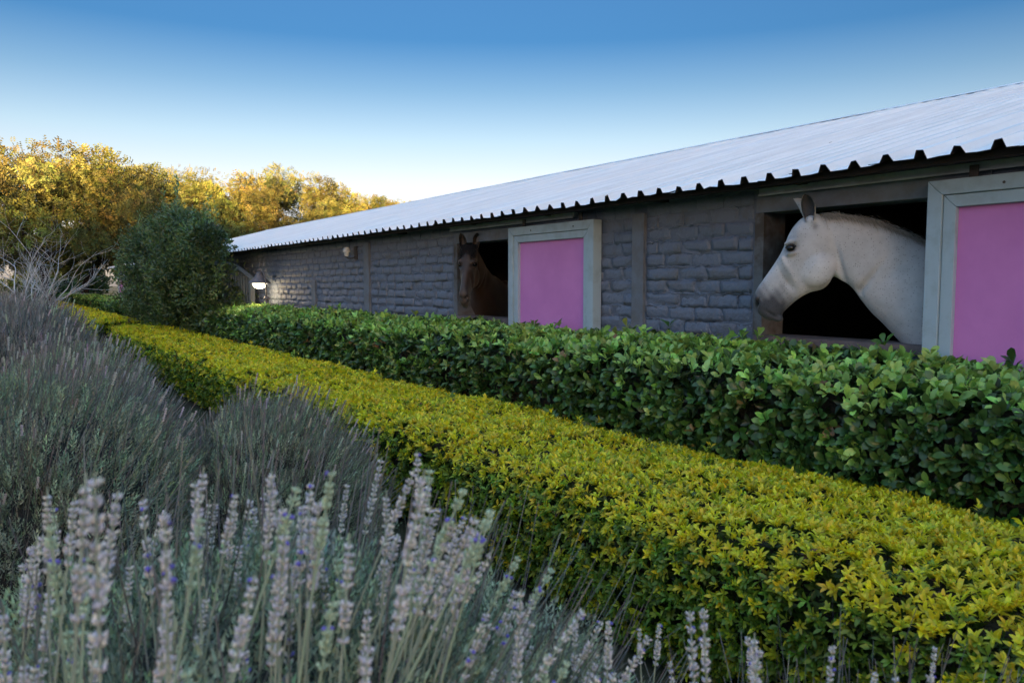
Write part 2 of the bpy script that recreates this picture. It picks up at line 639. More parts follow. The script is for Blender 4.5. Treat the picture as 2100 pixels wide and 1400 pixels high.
ro = part('far_bricks', rest, M['brick'], wall, True, origin=parent_world(wall))
ro['kind'] = 'stuff'
# mortar ridges along the joints
mo_ = Acc()
for (yj, zc, L) in joints:
    if zc > 2.02 and random.random() < .6:
        continue
    if random.random() < .8:
        n = 9
        V, F = [], []
        amp = random.uniform(.3, 1.0)
        for i in range(n):
            yy = yj - L * (1 - i / (n - 1)) + random.uniform(-.008, .008)
            zz = zc - COURSE / 2 + random.gauss(0, .0045)
            hh = max(.001, amp * random.uniform(.002, .019) * (0.2 if i in (0, n - 1) else 1))
            w = random.uniform(.005, .014)
            V += [(WX + .004, yy, zz + w), (WX - hh, yy, zz + w * .25), (WX - hh * .8, yy, zz - w * .4), (WX + .004, yy, zz - w)]
        for i in range(n - 1):
            for k in range(3):
                F.append((i * 4 + k, (i + 1) * 4 + k, (i + 1) * 4 + k + 1, i * 4 + k + 1))
        mo_.add(V, F)
    if random.random() < .65:
        n = 5
        V, F = [], []
        amp = random.uniform(.3, 1.0)
        for i in range(n):
            zz = zc - COURSE / 2 + COURSE * i / (n - 1)
            yy = yj + random.gauss(0, .005)
            hh = max(.001, amp * random.uniform(.002, .017) * (0.3 if i in (0, n - 1) else 1))
            w = random.uniform(.005, .012)
            V += [(WX + .004, yy - w, zz), (WX - hh, yy - w * .3, zz), (WX - hh * .8, yy + w * .4, zz), (WX + .004, yy + w, zz)]
        for i in range(n - 1):
            for k in range(3):
                F.append((i * 4 + k, (i + 1) * 4 + k, (i + 1) * 4 + k + 1, i * 4 + k + 1))
        mo_.add(V, F)
ro = part('mortar', mo_, M['brick'], wall, False, origin=parent_world(wall))
ro['kind'] = 'stuff'

# roof: ribbed sheets, each its own piece
slope = (RZ - EZ) / (RX - EX)
a = Acc()
a.add([(RX, Y0, RZ + .02), (RX, Y1, RZ + .02), (BX, Y1, EZ), (BX, Y0, EZ)], [(0, 1, 2, 3)])
for xx in (5.2, 6.7, 8.2):
    zz = EZ + (xx - EX) * slope - 0.07
    a.box(xx, xx + .05, Y0 + .05, Y1 - .1, zz - .03, zz + 0.05)
roof = part('roof', a, M['roof'], stable)
PITCHR = 0.1715
RIBS = 4
sheet_w = PITCHR * RIBS
prof = []
for k in range(RIBS):
    c0 = k * PITCHR
    prof += [(c0, 0), (c0 + 0.052, 0.0), (c0 + 0.069, 0.037), (c0 + 0.102, 0.037), (c0 + 0.119, 0.0)]
prof.append((sheet_w + 0.004, 0.0))
sheet_meshes = []
sl = math.sqrt(1 + slope * slope)
for k in range(4):
    r = np.random.default_rng(50 + k)
    V, F = [], []
    NS = 9
    for j in range(NS):
        t = j / (NS - 1)
        for (yy, zz) in prof:
            wob = r.normal(0, 0.0016) * (1.6 if j == 0 else 1)
            x = t * (RX - EX) + (r.normal(0, 0.004) if j == 0 else 0)
            z = t * (RZ - EZ) + zz + wob
            V.append((x - zz * slope / sl, yy, z))
    w = len(prof)
    nb = len(V)
    F = [(j * w + i, j * w + i + 1, (j + 1) * w + i + 1, (j + 1) * w + i) for j in range(NS - 1) for i in range(w - 1)]
    # underside 1.2 mm below, so that the sheet has an edge at the eave
    V += [(x, y, z - 0.0035) for x, y, z in V]
    F += [(nb + j * w + i + 1, nb + j * w + i, nb + (j + 1) * w + i, nb + (j + 1) * w + i + 1) for j in range(NS - 1) for i in range(w - 1)]
    F += [(i + 1, i, nb + i, nb + i + 1) for i in range(w - 1)]
    a = Acc()
    a.add(V, F)
    me = a.mesh('roof_sheet')
    me.materials.append(M['roof'])
    me.materials.append(M['underside'])
    nf = (NS - 1) * (w - 1)
    me.polygons.foreach_set('material_index', [0] * nf + [1] * (len(me.polygons) - nf))
    sheet_meshes.append(me)
ns = int((Y1 - Y0) / sheet_w)
for i in range(ns):
    o = link('roof_sheet', sheet_meshes[i % 4], None, roof)
    o.location = (EX - WX + random.gauss(0, 0.006), Y0 - 8 + i * sheet_w, EZ + 0.003 * (i % 2) + random.gauss(0, 0.0012))
    if i == 4:
        o.rotation_euler = (math.radians(0.7), 0, 0)
        o.location.z += 0.002
i = 0
yy = Y0
while yy < Y1 - .1:
    a = Acc()
    L = 2.4
    zr = RZ + 0.044 + 0.002 * (i % 2)
    y1 = min(yy + L + .05, Y1)
    a.add([(RX - 0.16, yy, zr - .16 * slope), (RX - .01, yy, zr + .006), (RX + .01, yy, zr + .006), (RX + .16, yy, zr - .16 * slope),
           (RX - 0.16, y1, zr - .16 * slope), (RX - .01, y1, zr + .006), (RX + .01, y1, zr + .006), (RX + .16, y1, zr - .16 * slope)],
          [(0, 4, 5, 1), (1, 5, 6, 2), (2, 6, 7, 3)])
    part('ridge_cap', a, M['roof'], roof, origin=parent_world(roof))
    yy += L
    i += 1

# sliding-door rails (fixed to the wall)
for (y0, y1) in ((1.0, 3.09), (4.9, 6.92)):
    a = Acc()
    a.box(WX - 0.055, WX - 0.006, y0, y1, 2.152, 2.186)
    a.box(WX - 0.062, WX - 0.048, y0, y1, 2.142, 2.152)
    part('door_rail', a, M['rail'], stable)


# ---------------------------------------------------------------- sliding doors
def make_door(y0, y1, z0, z1, label, back=3.985, group='sliding stable doors'):
    t = thing('sliding_door', label, 'door', (back, (y0 + y1) / 2, z0), group)
    f0, f1 = back - 0.085, back              # front and back of the frame
    w1, w2 = 0.072, 0.062                    # outer frame and inner bead

    def mitred(name, corners_out, corners_in, xf, xb):
        a = Acc()
        (oy0, oz0), (oy1, oz1) = corners_out
        (iy0, iz0), (iy1, iz1) = corners_in
        V = [(xf, oy0, oz0), (xf, oy1, oz1), (xf, iy1, iz1), (xf, iy0, iz0),
             (xb, oy0, oz0), (xb, oy1, oz1), (xb, iy1, iz1), (xb, iy0, iz0)]
        a.add(V, [(0, 1, 2, 3), (7, 6, 5, 4), (0, 4, 5, 1), (1, 5, 6, 2), (2, 6, 7, 3), (3, 7, 4, 0)])
        o = part(name, a, M['frame'], t)
        bv = o.modifiers.new('bevel', 'BEVEL')
        bv.width = 0.0028
        bv.segments = 2
        return o

    g = 0.0012
    def loop(names, d0, d1, xf, xb):
        A0, A1, B0, B1 = y0 + d0, y1 - d0, z0 + d0, z1 - d0
        a0, a1, b0, b1 = y0 + d1, y1 - d1, z0 + d1, z1 - d1
        mitred(names[0], ((A0, B0 + g), (A0, B1 - g)), ((a0, b0 + g), (a0, b1 - g)), xf, xb)
        mitred(names[0], ((A1, B0 + g), (A1, B1 - g)), ((a1, b0 + g), (a1, b1 - g)), xf, xb)
        mitred(names[1], ((A0 + g, B1), (A1 - g, B1)), ((a0 + g, b1), (a1 - g, b1)), xf, xb)
        mitred(names[1], ((A0 + g, B0), (A1 - g, B0)), ((a0 + g, b0), (a1 - g, b0)), xf, xb)
    loop(('stile', 'cross_rail'), 0.0, w1, f0, f1)
    loop(('bead', 'bead'), w1 + 0.003, w1 + w2, f0 + 0.012, f1 - .004)
    a = Acc()
    d = w1 + w2 - 0.012
    a.box(f0 + 0.042, f0 + 0.05, y0 + d, y1 - d, z0 + d, z1 - d)
    part('panel', a, M['panel'], t)
    a = Acc()
    for yy in (y0 + 0.25, y1 - 0.35):
        a.tube([(f0 - 0.002, yy, z1 - 0.04), (f0 + .01, yy, z1 - 0.04)], 0.007, 8)
    part('bolt_head', a, M['dark_metal'], t)
    for yy in (y0 + .2, y1 - .2):
        a = Acc()
        a.box(f0 + .03, f0 + .04, yy - .02, yy + .02, z1 - .01, 2.172)
        part('hanger', a, M['dark_metal'], t)
    return t


make_door(0.856, 2.036, 0.95, 2.113, 'large pink sliding door with pale blue frame right of the white horse')
make_door(4.60, 5.782, 0.95, 2.108, 'pink sliding door with pale blue frame right of the brown horse')
make_door(29.6, 31.0, 0.5, 2.0, 'distant dull pink door at the far end of the stable')


# ---------------------------------------------------------------- horses
def catmull(P, m=5):
    P = np.array(P, float)
    out = []
    n = len(P)
    for i in range(n - 1):
        p0, p1, p2, p3 = P[max(i - 1, 0)], P[i], P[i + 1], P[min(i + 2, n - 1)]
        for k in range(m):
            t = k / m
            out.append(0.5 * (2 * p1 + (p2 - p0) * t + (2 * p0 - 5 * p1 + 4 * p2 - p3) * t * t + (3 * p1 - p0 - 3 * p2 + p3) * t ** 3))
    out.append(P[-1])
    return np.array(out)


def loft(acc, st, n=24, sq=0.85, m=5):
    """stations (top_u, top_z, bottom_u, bottom_z, half_width_upper, half_width_lower)"""
    S = catmull(st, m)
    V, F = [], []
    for s in S:
        T, B = np.array(s[:2]), np.array(s[2:4])
        c, h = (T + B) / 2, (T - B) / 2
        for k in range(n):
            ph = 2 * math.pi * k / n
            cs, sn = math.cos(ph), math.sin(ph)
            q = (cs + 1) / 2
            w = s[4] * q + s[5] * (1 - q)
            y = math.copysign(abs(sn) ** sq, sn) * w
            p = c + h * math.copysign(abs(cs) ** sq, cs)
            V.append((p[0], y, p[1]))
    R = len(S)
    for i in range(R - 1):
        for k in range(n):
            F.append((i * n + k, i * n + (k + 1) % n, (i + 1) * n + (k + 1) % n, (i + 1) * n + k))
    F.append(tuple(range(n))[::-1])
    F.append(tuple((R - 1) * n + k for k in range(n)))
    acc.add(V, F)


def ellipsoid(acc, c, r, rot=0.0, n=14, m=9):
    V, F = [], []
    cr, sr = math.cos(rot), math.sin(rot)
    for j in range(m + 1):
        th = math.pi * j / m
        for k in range(n):
            ph = 2 * math.pi * k / n
            x, y, z = r[0] * math.sin(th) * math.cos(ph), r[1] * math.sin(th) * math.sin(ph), r[2] * math.cos(th)
            V.append((c[0] + x * cr - z * sr, c[1] + y, c[2] + x * sr + z * cr))
    for j in range(m):
        for k in range(n):
            F.append((j * n + k, (j + 1) * n + k, (j + 1) * n + (k + 1) % n, j * n + (k + 1) % n))
    acc.add(V, F)


def horse_body(voxel):
    """u forward (x), lateral (y), z up; metres; the muzzle points along +x"""
    a = Acc()
    head = [
        (.398, 1.492, .375, 1.432, .030, .026),
        (.399, 1.540, .335, 1.400, .046, .044),
        (.385, 1.582, .285, 1.392, .050, .046),
        (.357, 1.625, .238, 1.440, .047, .044),
        (.326, 1.673, .193, 1.487, .046, .046),
        (.295, 1.721, .145, 1.528, .054, .052),
        (.265, 1.772, .093, 1.557, .068, .056),
        (.240, 1.829, .034, 1.573, .084, .054),
        (.220, 1.886, -.006, 1.610, .090, .054),
        (.187, 1.942, -.030, 1.680, .086, .058),
        (.140, 1.985, -.033, 1.755, .076, .064),
        (.070, 2.003, -.042, 1.830, .052, .056)]
    loft(a, head, 28, 0.82)
    neck = [
        (.105, 1.975, -.010, 1.660, .045, .040),
        (.044, 1.998, -.058, 1.628, .050, .052),
        (-.037, 1.990, -.118, 1.588, .056, .064),
        (-.135, 1.975, -.171, 1.514, .062, .078),
        (-.231, 1.944, -.224, 1.446, .070, .095),
        (-.331, 1.896, -.282, 1.387, .082, .115),
        (-.441, 1.842, -.345, 1.317, .100, .145),
        (-.570, 1.786, -.415, 1.235, .125, .185),
        (-.74, 1.74, -.52, 1.08, .16, .23),
        (-.98, 1.71, -.78, .94, .21, .27),
        (-1.35, 1.63, -1.30, .90, .27, .31),
        (-1.75, 1.66, -1.78, .95, .29, .29),
        (-2.02, 1.62, -2.05, 1.10, .25, .23),
        (-2.18, 1.48, -2.16, 1.25, .13, .12)]
    loft(a, neck, 28, 0.9)
    for s in (-1, 1):
        ellipsoid(a, (.062, s * .040, 1.690), (.098, .048, .108), 0.5)             # cheek
        ellipsoid(a, (.206, s * .070, 1.838), (.040, .024, .018), -0.35)           # brow above the eye
        ellipsoid(a, (.198, s * .070, 1.778), (.036, .020, .013), -0.2)            # below the eye
        ellipsoid(a, (.215, s * .056, 1.690), (.016, .014, .085), -0.50)           # facial crest
        ellipsoid(a, (.372, s * .036, 1.500), (.024, .020, .044), -0.25)           # nostril wing
        ellipsoid(a, (.098, s * .050, 1.955), (.030, .022, .030), 0.0)             # ear base
        for (uu, yy, back) in ((-.80, .17, 0), (-1.98, .17, 1)):
            if back:
                path = [(uu, s * yy, 1.2), (uu + .12, s * yy, .98), (uu - .02, s * yy, .72), (uu - .13, s * yy, .55), (uu - .10, s * yy, .30), (uu - .08, s * yy, .12), (uu - .03, s * yy, .0)]
                rad = [.17, .15, .10, .058, .042, .045, .062]
            else:
                path = [(uu, s * yy, 1.15), (uu, s * yy, .85), (uu + .02, s * yy, .52), (uu + .01, s * yy, .30), (uu, s * yy, .13), (uu + .04, s * yy, .0)]
                rad = [.14, .095, .062, .042, .045, .062]
            a.tube(path, rad, 12)
    ellipsoid(a, (.268, 0, 1.408), (.034, .034, .024), 0.3)                        # chin
    tail = [(-2.15, 0, 1.5), (-2.24, 0, 1.35), (-2.27, 0, 1.0), (-2.25, 0, .7)]
    a.tube(tail, [.035, .05, .06, .025], 10)
    src = bpy.data.objects.new('tmp', a.mesh('tmp'))
    COL.objects.link(src)
    rm = src.modifiers.new('r', 'REMESH')
    rm.mode = 'VOXEL'
    rm.voxel_size = voxel
    sm = src.modifiers.new('s', 'SMOOTH')
    sm.factor = 0.5
    sm.iterations = 7
    dg = bpy.context.evaluated_depsgraph_get()
    ev = src.evaluated_get(dg)
    me = ev.to_mesh()
    nv = len(me.vertices)
    V = np.empty(nv * 3, np.float32)
    me.vertices.foreach_get('co', V)
    V = V.reshape(-1, 3).astype(float)
    N = np.empty(nv * 3, np.float32)
    me.vertices.foreach_get('normal', N)
    N = N.reshape(-1, 3)
    F = [tuple(pl.vertices) for pl in me.polygons]
    ev.to_mesh_clear()
    bpy.data.objects.remove(src)
    # sculpting: nostrils, mouth, eye sockets, jaw groove, neck groove
    side = np.sign(V[:, 1])

    def dent(cu, cz, ru, rz, rot, depth, ymin):
        cr, sr = math.cos(rot), math.sin(rot)
        du, dz = V[:, 0] - cu, V[:, 2] - cz
        p, q = du * cr + dz * sr, -du * sr + dz * cr
        g = np.exp(-((p / ru) ** 2 + (q / rz) ** 2)) * (np.abs(V[:, 1]) > ymin)
        V[:, :] -= N * (g * depth)[:, None]
    dent(.380, 1.495, .013, .026, 0.25, .034, .014)            # nostril
    dent(.300, 1.432, .045, .006, 0.55, .008, .012)            # mouth line
    dent(.204, 1.806, .024, .018, -0.2, .010, .04)             # eye socket
    dent(.205, 1.905, .030, .022, 0.9, .006, .03)              # hollow above the eye
    dent(.205, 1.600, .016, .055, -0.75, .010, .02)            # side of the face in front of the cheek
    dent(.250, 1.660, .011, .070, -0.5, .005, .02)
    dent(-.06, 1.70, .016, .11, -0.25, .018, .02)              # behind the jaw
    dent(-.165, 1.575, .020, .17, 0.62, .018, .03)              # jugular groove
    dent(-.30, 1.66, .05, .20, 0.8, .012, .03)
    return V, F


def ear(acc, base, tip, facing, rw, col_out, col_in):
    base, tip, facing = Vector(base), Vector(tip), Vector(facing).normalized()
    ax = (tip - base)
    sd_ = ax.cross(facing).normalized()
    fc = sd_.cross(ax).normalized()
    ns_, nt = 12, 11
    for layer, col in ((0, col_out), (1, col_in)):
        V, F = [], []
        for i in range(ns_):
            s = i / (ns_ - 1)
            w = rw * (0.62 + 0.9 * s - 0.2 * s * s) * (1 - s ** 3.0) ** 0.75 + 0.0008
            A = math.radians(125 - 55 * s)
            lean = sd_ * 0.0 + fc * (0.018 * math.sin(s * math.pi))
            for j in range(nt):
                t = (j / (nt - 1)) * 2 - 1
                ww = w - 0.0035 * layer
                q = base + ax * s - lean + sd_ * (math.sin(t * A) * ww) - fc * (math.cos(t * A) * ww)
                V.append(q)
        for i in range(ns_ - 1):
            for j in range(nt - 1):
                F.append((i * nt + j, i * nt + j + 1, (i + 1) * nt + j + 1, (i + 1) * nt + j))
        acc.add(V, F, col)


HORSE = {'near': horse_body(.0085), 'far': horse_body(.0125)}


def make_horse(label, loc, yaw, coat, base, muzzle, eyering, leg, ears, scale=1.0, hair=None, forelock=True, seed=1, ear_out=None, ear_in=None, mane_len=0.08, belly=None, detail='near'):
    HV, HF = HORSE[detail]
    t = thing('horse', label, 'horse', loc)
    t.rotation_euler = (0, 0, yaw)
    t.scale = (scale,) * 3
    V = HV
    C = np.tile(np.array(base, float), (len(V), 1))

    def mixin(w, col):
        w = np.clip(w, 0, 1)[:, None]
        C[:] = C * (1 - w) + np.array(col) * w
    u, y, z = V[:, 0], np.abs(V[:, 1]), V[:, 2]
    r = np.random.default_rng(seed)
    wob = 0.02 * np.sin(u * 60 + z * 35) + 0.015 * np.sin(u * 130 - z * 90)
    along = (1.64 - z) * 0.9 + (u - .24) * 0.9 + wob           # grows towards the muzzle
    if belly is not None:
        mixin(np.exp(-((u - .03) / .11) ** 2 - ((z - 1.66) / .1) ** 2), belly)
    ht = (u - .1) * .474 - (z - 1.95) * .88 + wob * .6            # from the poll down the face
    hp = (u - .1) * .88 + (z - 1.95) * .474                       # towards the nose ridge
    mixin(np.clip((ht - .385 - hp * .35) / .11, 0, 1) * np.clip((u - .14) / .10, 0, 1), muzzle)
    mixin(np.exp(-((u - .225) / .04) ** 2 - ((z - 1.63) / .06) ** 2) * .3, muzzle)
    mixin(np.exp(-((u - .204) / .034) ** 2 - ((z - 1.806) / .027) ** 2) * (y > .04) * .95, eyering)
    mixin(np.exp(-((u - .165) / .05) ** 2 - ((z - 1.865) / .03) ** 2) * (y > .04) * .3, eyering)
    mixin(np.exp(-((u - .078) / .016) ** 2 - ((z - 1.925) / .022) ** 2) * .6, eyering)
    mixin(np.exp(-((u - .380) / .013) ** 2 - ((z - 1.495) / .022) ** 2) * (y > .012), (.008, .007, .008))
    mixin(np.exp(-((((u - .300) * .85 + (z - 1.432) * .52) / .04) ** 2 + ((-(u - .300) * .52 + (z - 1.432) * .85) / .005) ** 2)) * .6, (.02, .018, .02))
    mixin((0.75 - z) / .3 * (u < -.5), leg)
    a = Acc()
    a.v = [tuple(p) for p in V]
    a.f = list(HF)
    a.c = [tuple(c) for c in C]
    for s, (tip, face) in zip((1, -1), ears):
        ear(a, (.104, s * .060, 1.955), tip, face, .040, ear_out or base, ear_in or muzzle)
    body = link('body', a.mesh('body', True, True), coat, t)
    for s in (1, -1):
        e = Acc()
        ellipsoid(e, (.2035, s * .0735, 1.8065), (.0235, .020, .0185), -0.2, 20, 14)
        link('eye', e.mesh('eye', True), M['eye'], t)
        e = Acc()
        e.tube([(.2035 + .027 * math.cos(q) , s * (.0885 - .012 * abs(math.cos(q))), 1.8075 + .0195 * math.sin(q) + .004 * math.cos(q) * -1) for q in np.linspace(0.1, math.pi - .1, 9)], .0042, 6, eyering)
        link('eyelid', e.mesh('eyelid', True, True), coat, body)
    # mane: strips along the crest
    crest = catmull([(.06, 2.0), (.0, 1.998), (-.08, 1.985), (-.17, 1.966), (-.27, 1.926), (-.38, 1.872), (-.5, 1.815), (-.62, 1.765)], 30)
    V2, F2, C2 = [], [], []
    for k in range(2600):
        c = crest[r.integers(0, len(crest))]
        L = mane_len * r.uniform(.5, 1.25)
        sidey = r.uniform(-1, 1)
        p = np.array([c[0] + r.normal(0, .004), sidey * .018, c[1] - .008 - abs(sidey) * .006])
        d = np.array([-.45 + r.normal(0, .25), (-.75 if sidey < .3 else .35) + r.normal(0, .25), .75 + r.normal(0, .2)])
        b0 = len(V2)
        w = .0022
        pts = [p]
        for q in range(3):
            d = d + np.array([-.1, -.12 if sidey < .3 else .1, -.62])
            pts.append(pts[-1] + d / np.linalg.norm(d) * L / 3)
        tang = np.array([.8, .1, -.2])
        for q, pp in enumerate(pts):
            ww = w * (1 - q / 3.4)
            V2 += [pp - tang * ww, pp + tang * ww]
            C2 += [hair * r.uniform(.7, 1.25)] * 2
        F2 += [(b0 + 2 * q, b0 + 2 * q + 1, b0 + 2 * q + 3, b0 + 2 * q + 2) for q in range(3)]
    mo = link('mane', np_mesh('mane', np.array(V2), np.array(F2), np.array(C2)), M['twig'], t)
    mo['kind'] = 'stuff'
    if forelock:
        V2, F2, C2 = [], [], []
        for k in range(700):
            b0 = len(V2)
            y0 = r.normal(0, .022)
            L = r.uniform(.11, .2)
            p = np.array([.10 + r.uniform(-.02, .03), y0, 2.002])
            d = np.array([.8, y0 * 4, .15])
            pts = [p]
            for q in range(4):
                d = d + np.array([-.08, r.normal(0, .06), -.5])
                pts.append(pts[-1] + d / np.linalg.norm(d) * L / 4)
            for q, pp in enumerate(pts):
                ww = .0026 * (1 - q / 4.6)
                V2 += [pp - np.array([0, ww, 0]), pp + np.array([0, ww, 0])]
                C2 += [hair * r.uniform(.6, 1.2)] * 2
            F2 += [(b0 + 2 * q, b0 + 2 * q + 1, b0 + 2 * q + 3, b0 + 2 * q + 2) for q in range(4)]
        mo = link('forelock', np_mesh('forelock', np.array(V2), np.array(F2), np.array(C2)), M['twig'], t)
        mo['kind'] = 'stuff'
    return t


# white horse: in the near window, in profile, pointing along the wall and a little out of it
make_horse('white flea-bitten horse with dark muzzle looking out of the near window', (3.93, 2.588, 0), math.atan2(0.83518, -0.54998), M['white_coat'],
           (.54, .54, .56), (.06, .064, .078), (.045, .045, .05), (.4, .4, .4),
           (((.138, .080, 2.108), (.25, .9, .1)), ((.205, -.085, 2.100), (.95, -.55, 0))), 1.0,
           np.array([.36, .33, .29]), False, 3, (.5, .5, .5), (.06, .06, .065), 0.085, (.60, .61, .64))
# brown horse: in the further window, turned towards the camera
make_horse('dark brown horse with black forelock standing in the further window', (3.99, 6.56, -0.01), math.atan2(-.72, -.69), M['bay_coat'],
           (.052, .031, .022), (.07, .052, .047), (.02, .015, .014), (.02, .016, .015),
           (((.130, .085, 2.115), (1, .25, 0)), ((.130, -.085, 2.115), (1, -.25, 0))), 1.0,
           np.array([.014, .013, .015]), True, 5, (.03, .022, .02), (.03, .024, .022), 0.12, detail='far')


# ---------------------------------------------------------------- wall light
wl_ = thing('wall_light', 'small white bulkhead light on a curved bracket under the eave', 'wall light', (WX, 9.5, 2.03))
a = Acc()
a.box(WX - .018, WX - .002, 9.42, 9.5, 1.93, 2.10)
part('back_plate', a, M['dark_metal'], wl_)
a = Acc()
a.tube([(WX - .01, 9.46, 1.97), (WX - .05, 9.47, 1.945), (WX - .10, 9.5, 1.945), (WX - .135, 9.52, 1.97), (WX - .13, 9.52, 2.0)], .009, 8)
part('bracket', a, M['dark_metal'], wl_, True)
a = Acc()
a.lathe([(.0, .105), (.022, .103), (.04, .09), (.05, .065), (.052, .04), (.046, .034)], (WX - .115, 9.515, 1.985), 16)
part('shade', a, M['white_glass'], wl_, True)
a = Acc()
a.lathe([(.0, -.02), (.02, -.018), (.032, .0), (.034, .03), (.03, .045), (0, .046)], (WX - .115, 9.515, 1.985), 14)
part('lens', a, M['white_glass'], wl_, True)

# ---------------------------------------------------------------- garden lamp (lit)
LX, LY = 3.80, 12.75
lamp = thing('garden_lamp', 'lit bell-shaped lamp hanging from a curved dark post beside the wall', 'lamp', (LX, LY, 0))
a = Acc()
a.tube([(LX, LY, 0), (LX, LY, 1.36)], .032, 12)
part('post', a, M['lamp_metal'], lamp, True)
a = Acc()
a.lathe([(.0, 0), (.052, 0), (.052, .02), (.04, .035), (.03, .05)], (LX, LY, 1.36), 14)
part('collar', a, M['lamp_metal'], lamp, True)
hd = (LX - .06, LY + .17)
a = Acc()
pts = []
for q in np.linspace(0, math.pi * .93, 18):
    k = (1 - math.cos(q)) / 2
    pts.append((LX + (hd[0] - LX) * k, LY + (hd[1] - LY) * k, 1.40 + .42 * math.sin(min(q, math.pi / 2)) - (.055 * (1 - math.sin(q)) if q > math.pi / 2 else 0)))
pts[-1] = (hd[0], hd[1], pts[-1][2])
a.tube(pts, .014, 10)
part('arm', a, M['lamp_metal'], lamp, True)
a = Acc()
a.lathe([(.0, .335), (.004, .33), (.009, .28), (.012, .235), (.02, .225), (.024, .21), (.018, .20), (.016, .185), (.036, .178), (.055, .165), (.062, .145), (.062, .135), (.066, .13), (.085, .105), (.115, .075), (.125, .062), (.132, .06), (.15, .04), (.178, .01), (.19, .004), (.19, 0), (.12, 0.002)], (hd[0], hd[1], 1.625), 28)
part('shade', a, M['lamp_metal'], lamp, True)
a = Acc()
a.lathe([(.118, .002), (.114, -.02), (.1, -.048), (.075, -.072), (.04, -.086), (0, -.09)], (hd[0], hd[1], 1.625), 24)
part('globe', a, M['globe'], lamp, True)
pl = bpy.data.lights.new('lamp_light', 'POINT')
pl.energy = 1.1
pl.color = (1.0, 0.74, 0.42)
pl.shadow_soft_size = 0.08
po = bpy.data.objects.new('lamp_light', pl)
COL.objects.link(po)
po.parent = lamp
po.location = (hd[0] - LX, hd[1] - LY, 1.48)

# ---------------------------------------------------------------- arched slatted gate
g0, g1 = np.array([3.86, 13.75]), np.array([3.72, 15.15])
gate = thing('wooden_gate', 'grey slatted wooden gate with curved top beyond the lit lamp', 'gate', (3.8, 14.4, 0))
gdir = (g1 - g0) / np.linalg.norm(g1 - g0)
gn = np.array([-gdir[1], gdir[0]])
gl = float(np.linalg.norm(g1 - g0))


def gtop(s):
    return 1.70 + 0.30 * math.sin(min(1, s / gl) * math.pi / 2)


def gbox(s0, s1, z0, z1a, z1b, th, mat, name, dn=0.0):
    a = Acc()
    V = []
    for (s, zz) in ((s0, z1a), (s1, z1b)):
        for nn in (dn - th / 2, dn + th / 2):
            q = g0 + gdir * s + gn * nn
            V += [(q[0], q[1], z0), (q[0], q[1], zz)]
    a.add(V, [(0, 1, 3, 2), (4, 6, 7, 5), (0, 4, 5, 1), (2, 3, 7, 6), (1, 5, 7, 3), (0, 2, 6, 4)])
    return part(name, a, mat, gate)


gbox(0, .09, 0, gtop(0.0), gtop(.09), .08, M['timber'], 'gate_post')
gbox(gl - .09, gl, 0, gtop(gl) + .0, gtop(gl), .08, M['timber'], 'gate_post')
nsl = 9
for k in range(nsl):
    s0 = .13 + k * (gl - .24) / nsl
    gbox(s0, s0 + .06, .05, gtop(s0) - .05, gtop(s0 + .06) - .05, .022, M['timber'], 'slat', 0.0)
a = Acc()
pp = []
for k in range(13):
    s = gl * k / 12
    q = g0 + gdir * s
    pp.append((q[0], q[1], gtop(s) - .01))
a.tube(pp, .05, 4)
part('arched_rail', a, M['timber'], gate)
gbox(.09, gl - .09, .3, .4, .4, .03, M['timber'], 'cross_rail', .028)
a = Acc()
q = g0 + gdir * gl
a.tube([(q[0] - .02, q[1] + .02, 1.9), (q[0] - .12, q[1] + .2, 2.0)], .045, 4)
a.tube([(q[0] - .01, q[1] + .02, 1.72), (q[0] - .11, q[1] + .18, 1.95)], .03, 4)
part('bracket', a, M['timber'], gate)


# ---------------------------------------------------------------- hedges
def hedge_points(section, y0, y1, dens, bump=0.03, seed=0.0, end_faces=()):
    """random points and outward normals on a hedge of this cross-section; dens(y) points per square metre"""
    P = np.array(section, float)
    seg = np.linalg.norm(np.diff(P, axis=0), axis=1)
    cum = np.r_[0, np.cumsum(seg)]
    out_p, out_n, out_s = [], [], []
    step = 0.5
    y = y0
    while y < y1:
        ye = min(y + step, y1)
        n = rng.poisson(dens((y + ye) / 2) * cum[-1] * (ye - y))
        s = rng.uniform(0, cum[-1], n)
        yy = rng.uniform(y, ye, n)
        i = np.clip(np.searchsorted(cum, s) - 1, 0, len(seg) - 1)
        t = ((s - cum[i]) / seg[i])[:, None]
        xz = P[i] * (1 - t) + P[i + 1] * t
        d = (P[i + 1] - P[i]) / seg[i][:, None]
        nn = np.c_[-d[:, 1], np.zeros(n), d[:, 0]]
        pp = np.c_[xz[:, 0], yy, xz[:, 1]]
        pp = pp + nn * (wave(yy, s, seed) * bump)[:, None]
        out_p.append(pp)
        out_n.append(nn)
        out_s.append(s / cum[-1])
        y = ye
    for (ye, sg) in end_faces:
        xs0, xs1, zt = P[:, 0].min() + .03, P[:, 0].max() - .03, P[:, 1].max()
        n = int(dens(ye) * (xs1 - xs0) * zt)
        pp = np.c_[rng.uniform(xs0, xs1, n), np.full(n, ye) + rng.normal(0, .02, n), rng.uniform(0.05, zt - .02, n)]
        out_p.append(pp)
        out_n.append(np.tile([0, sg, 0.1], (n, 1)))
        out_s.append(np.full(n, .3))
    return np.concatenate(out_p), unit(np.concatenate(out_n)), np.concatenate(out_s)


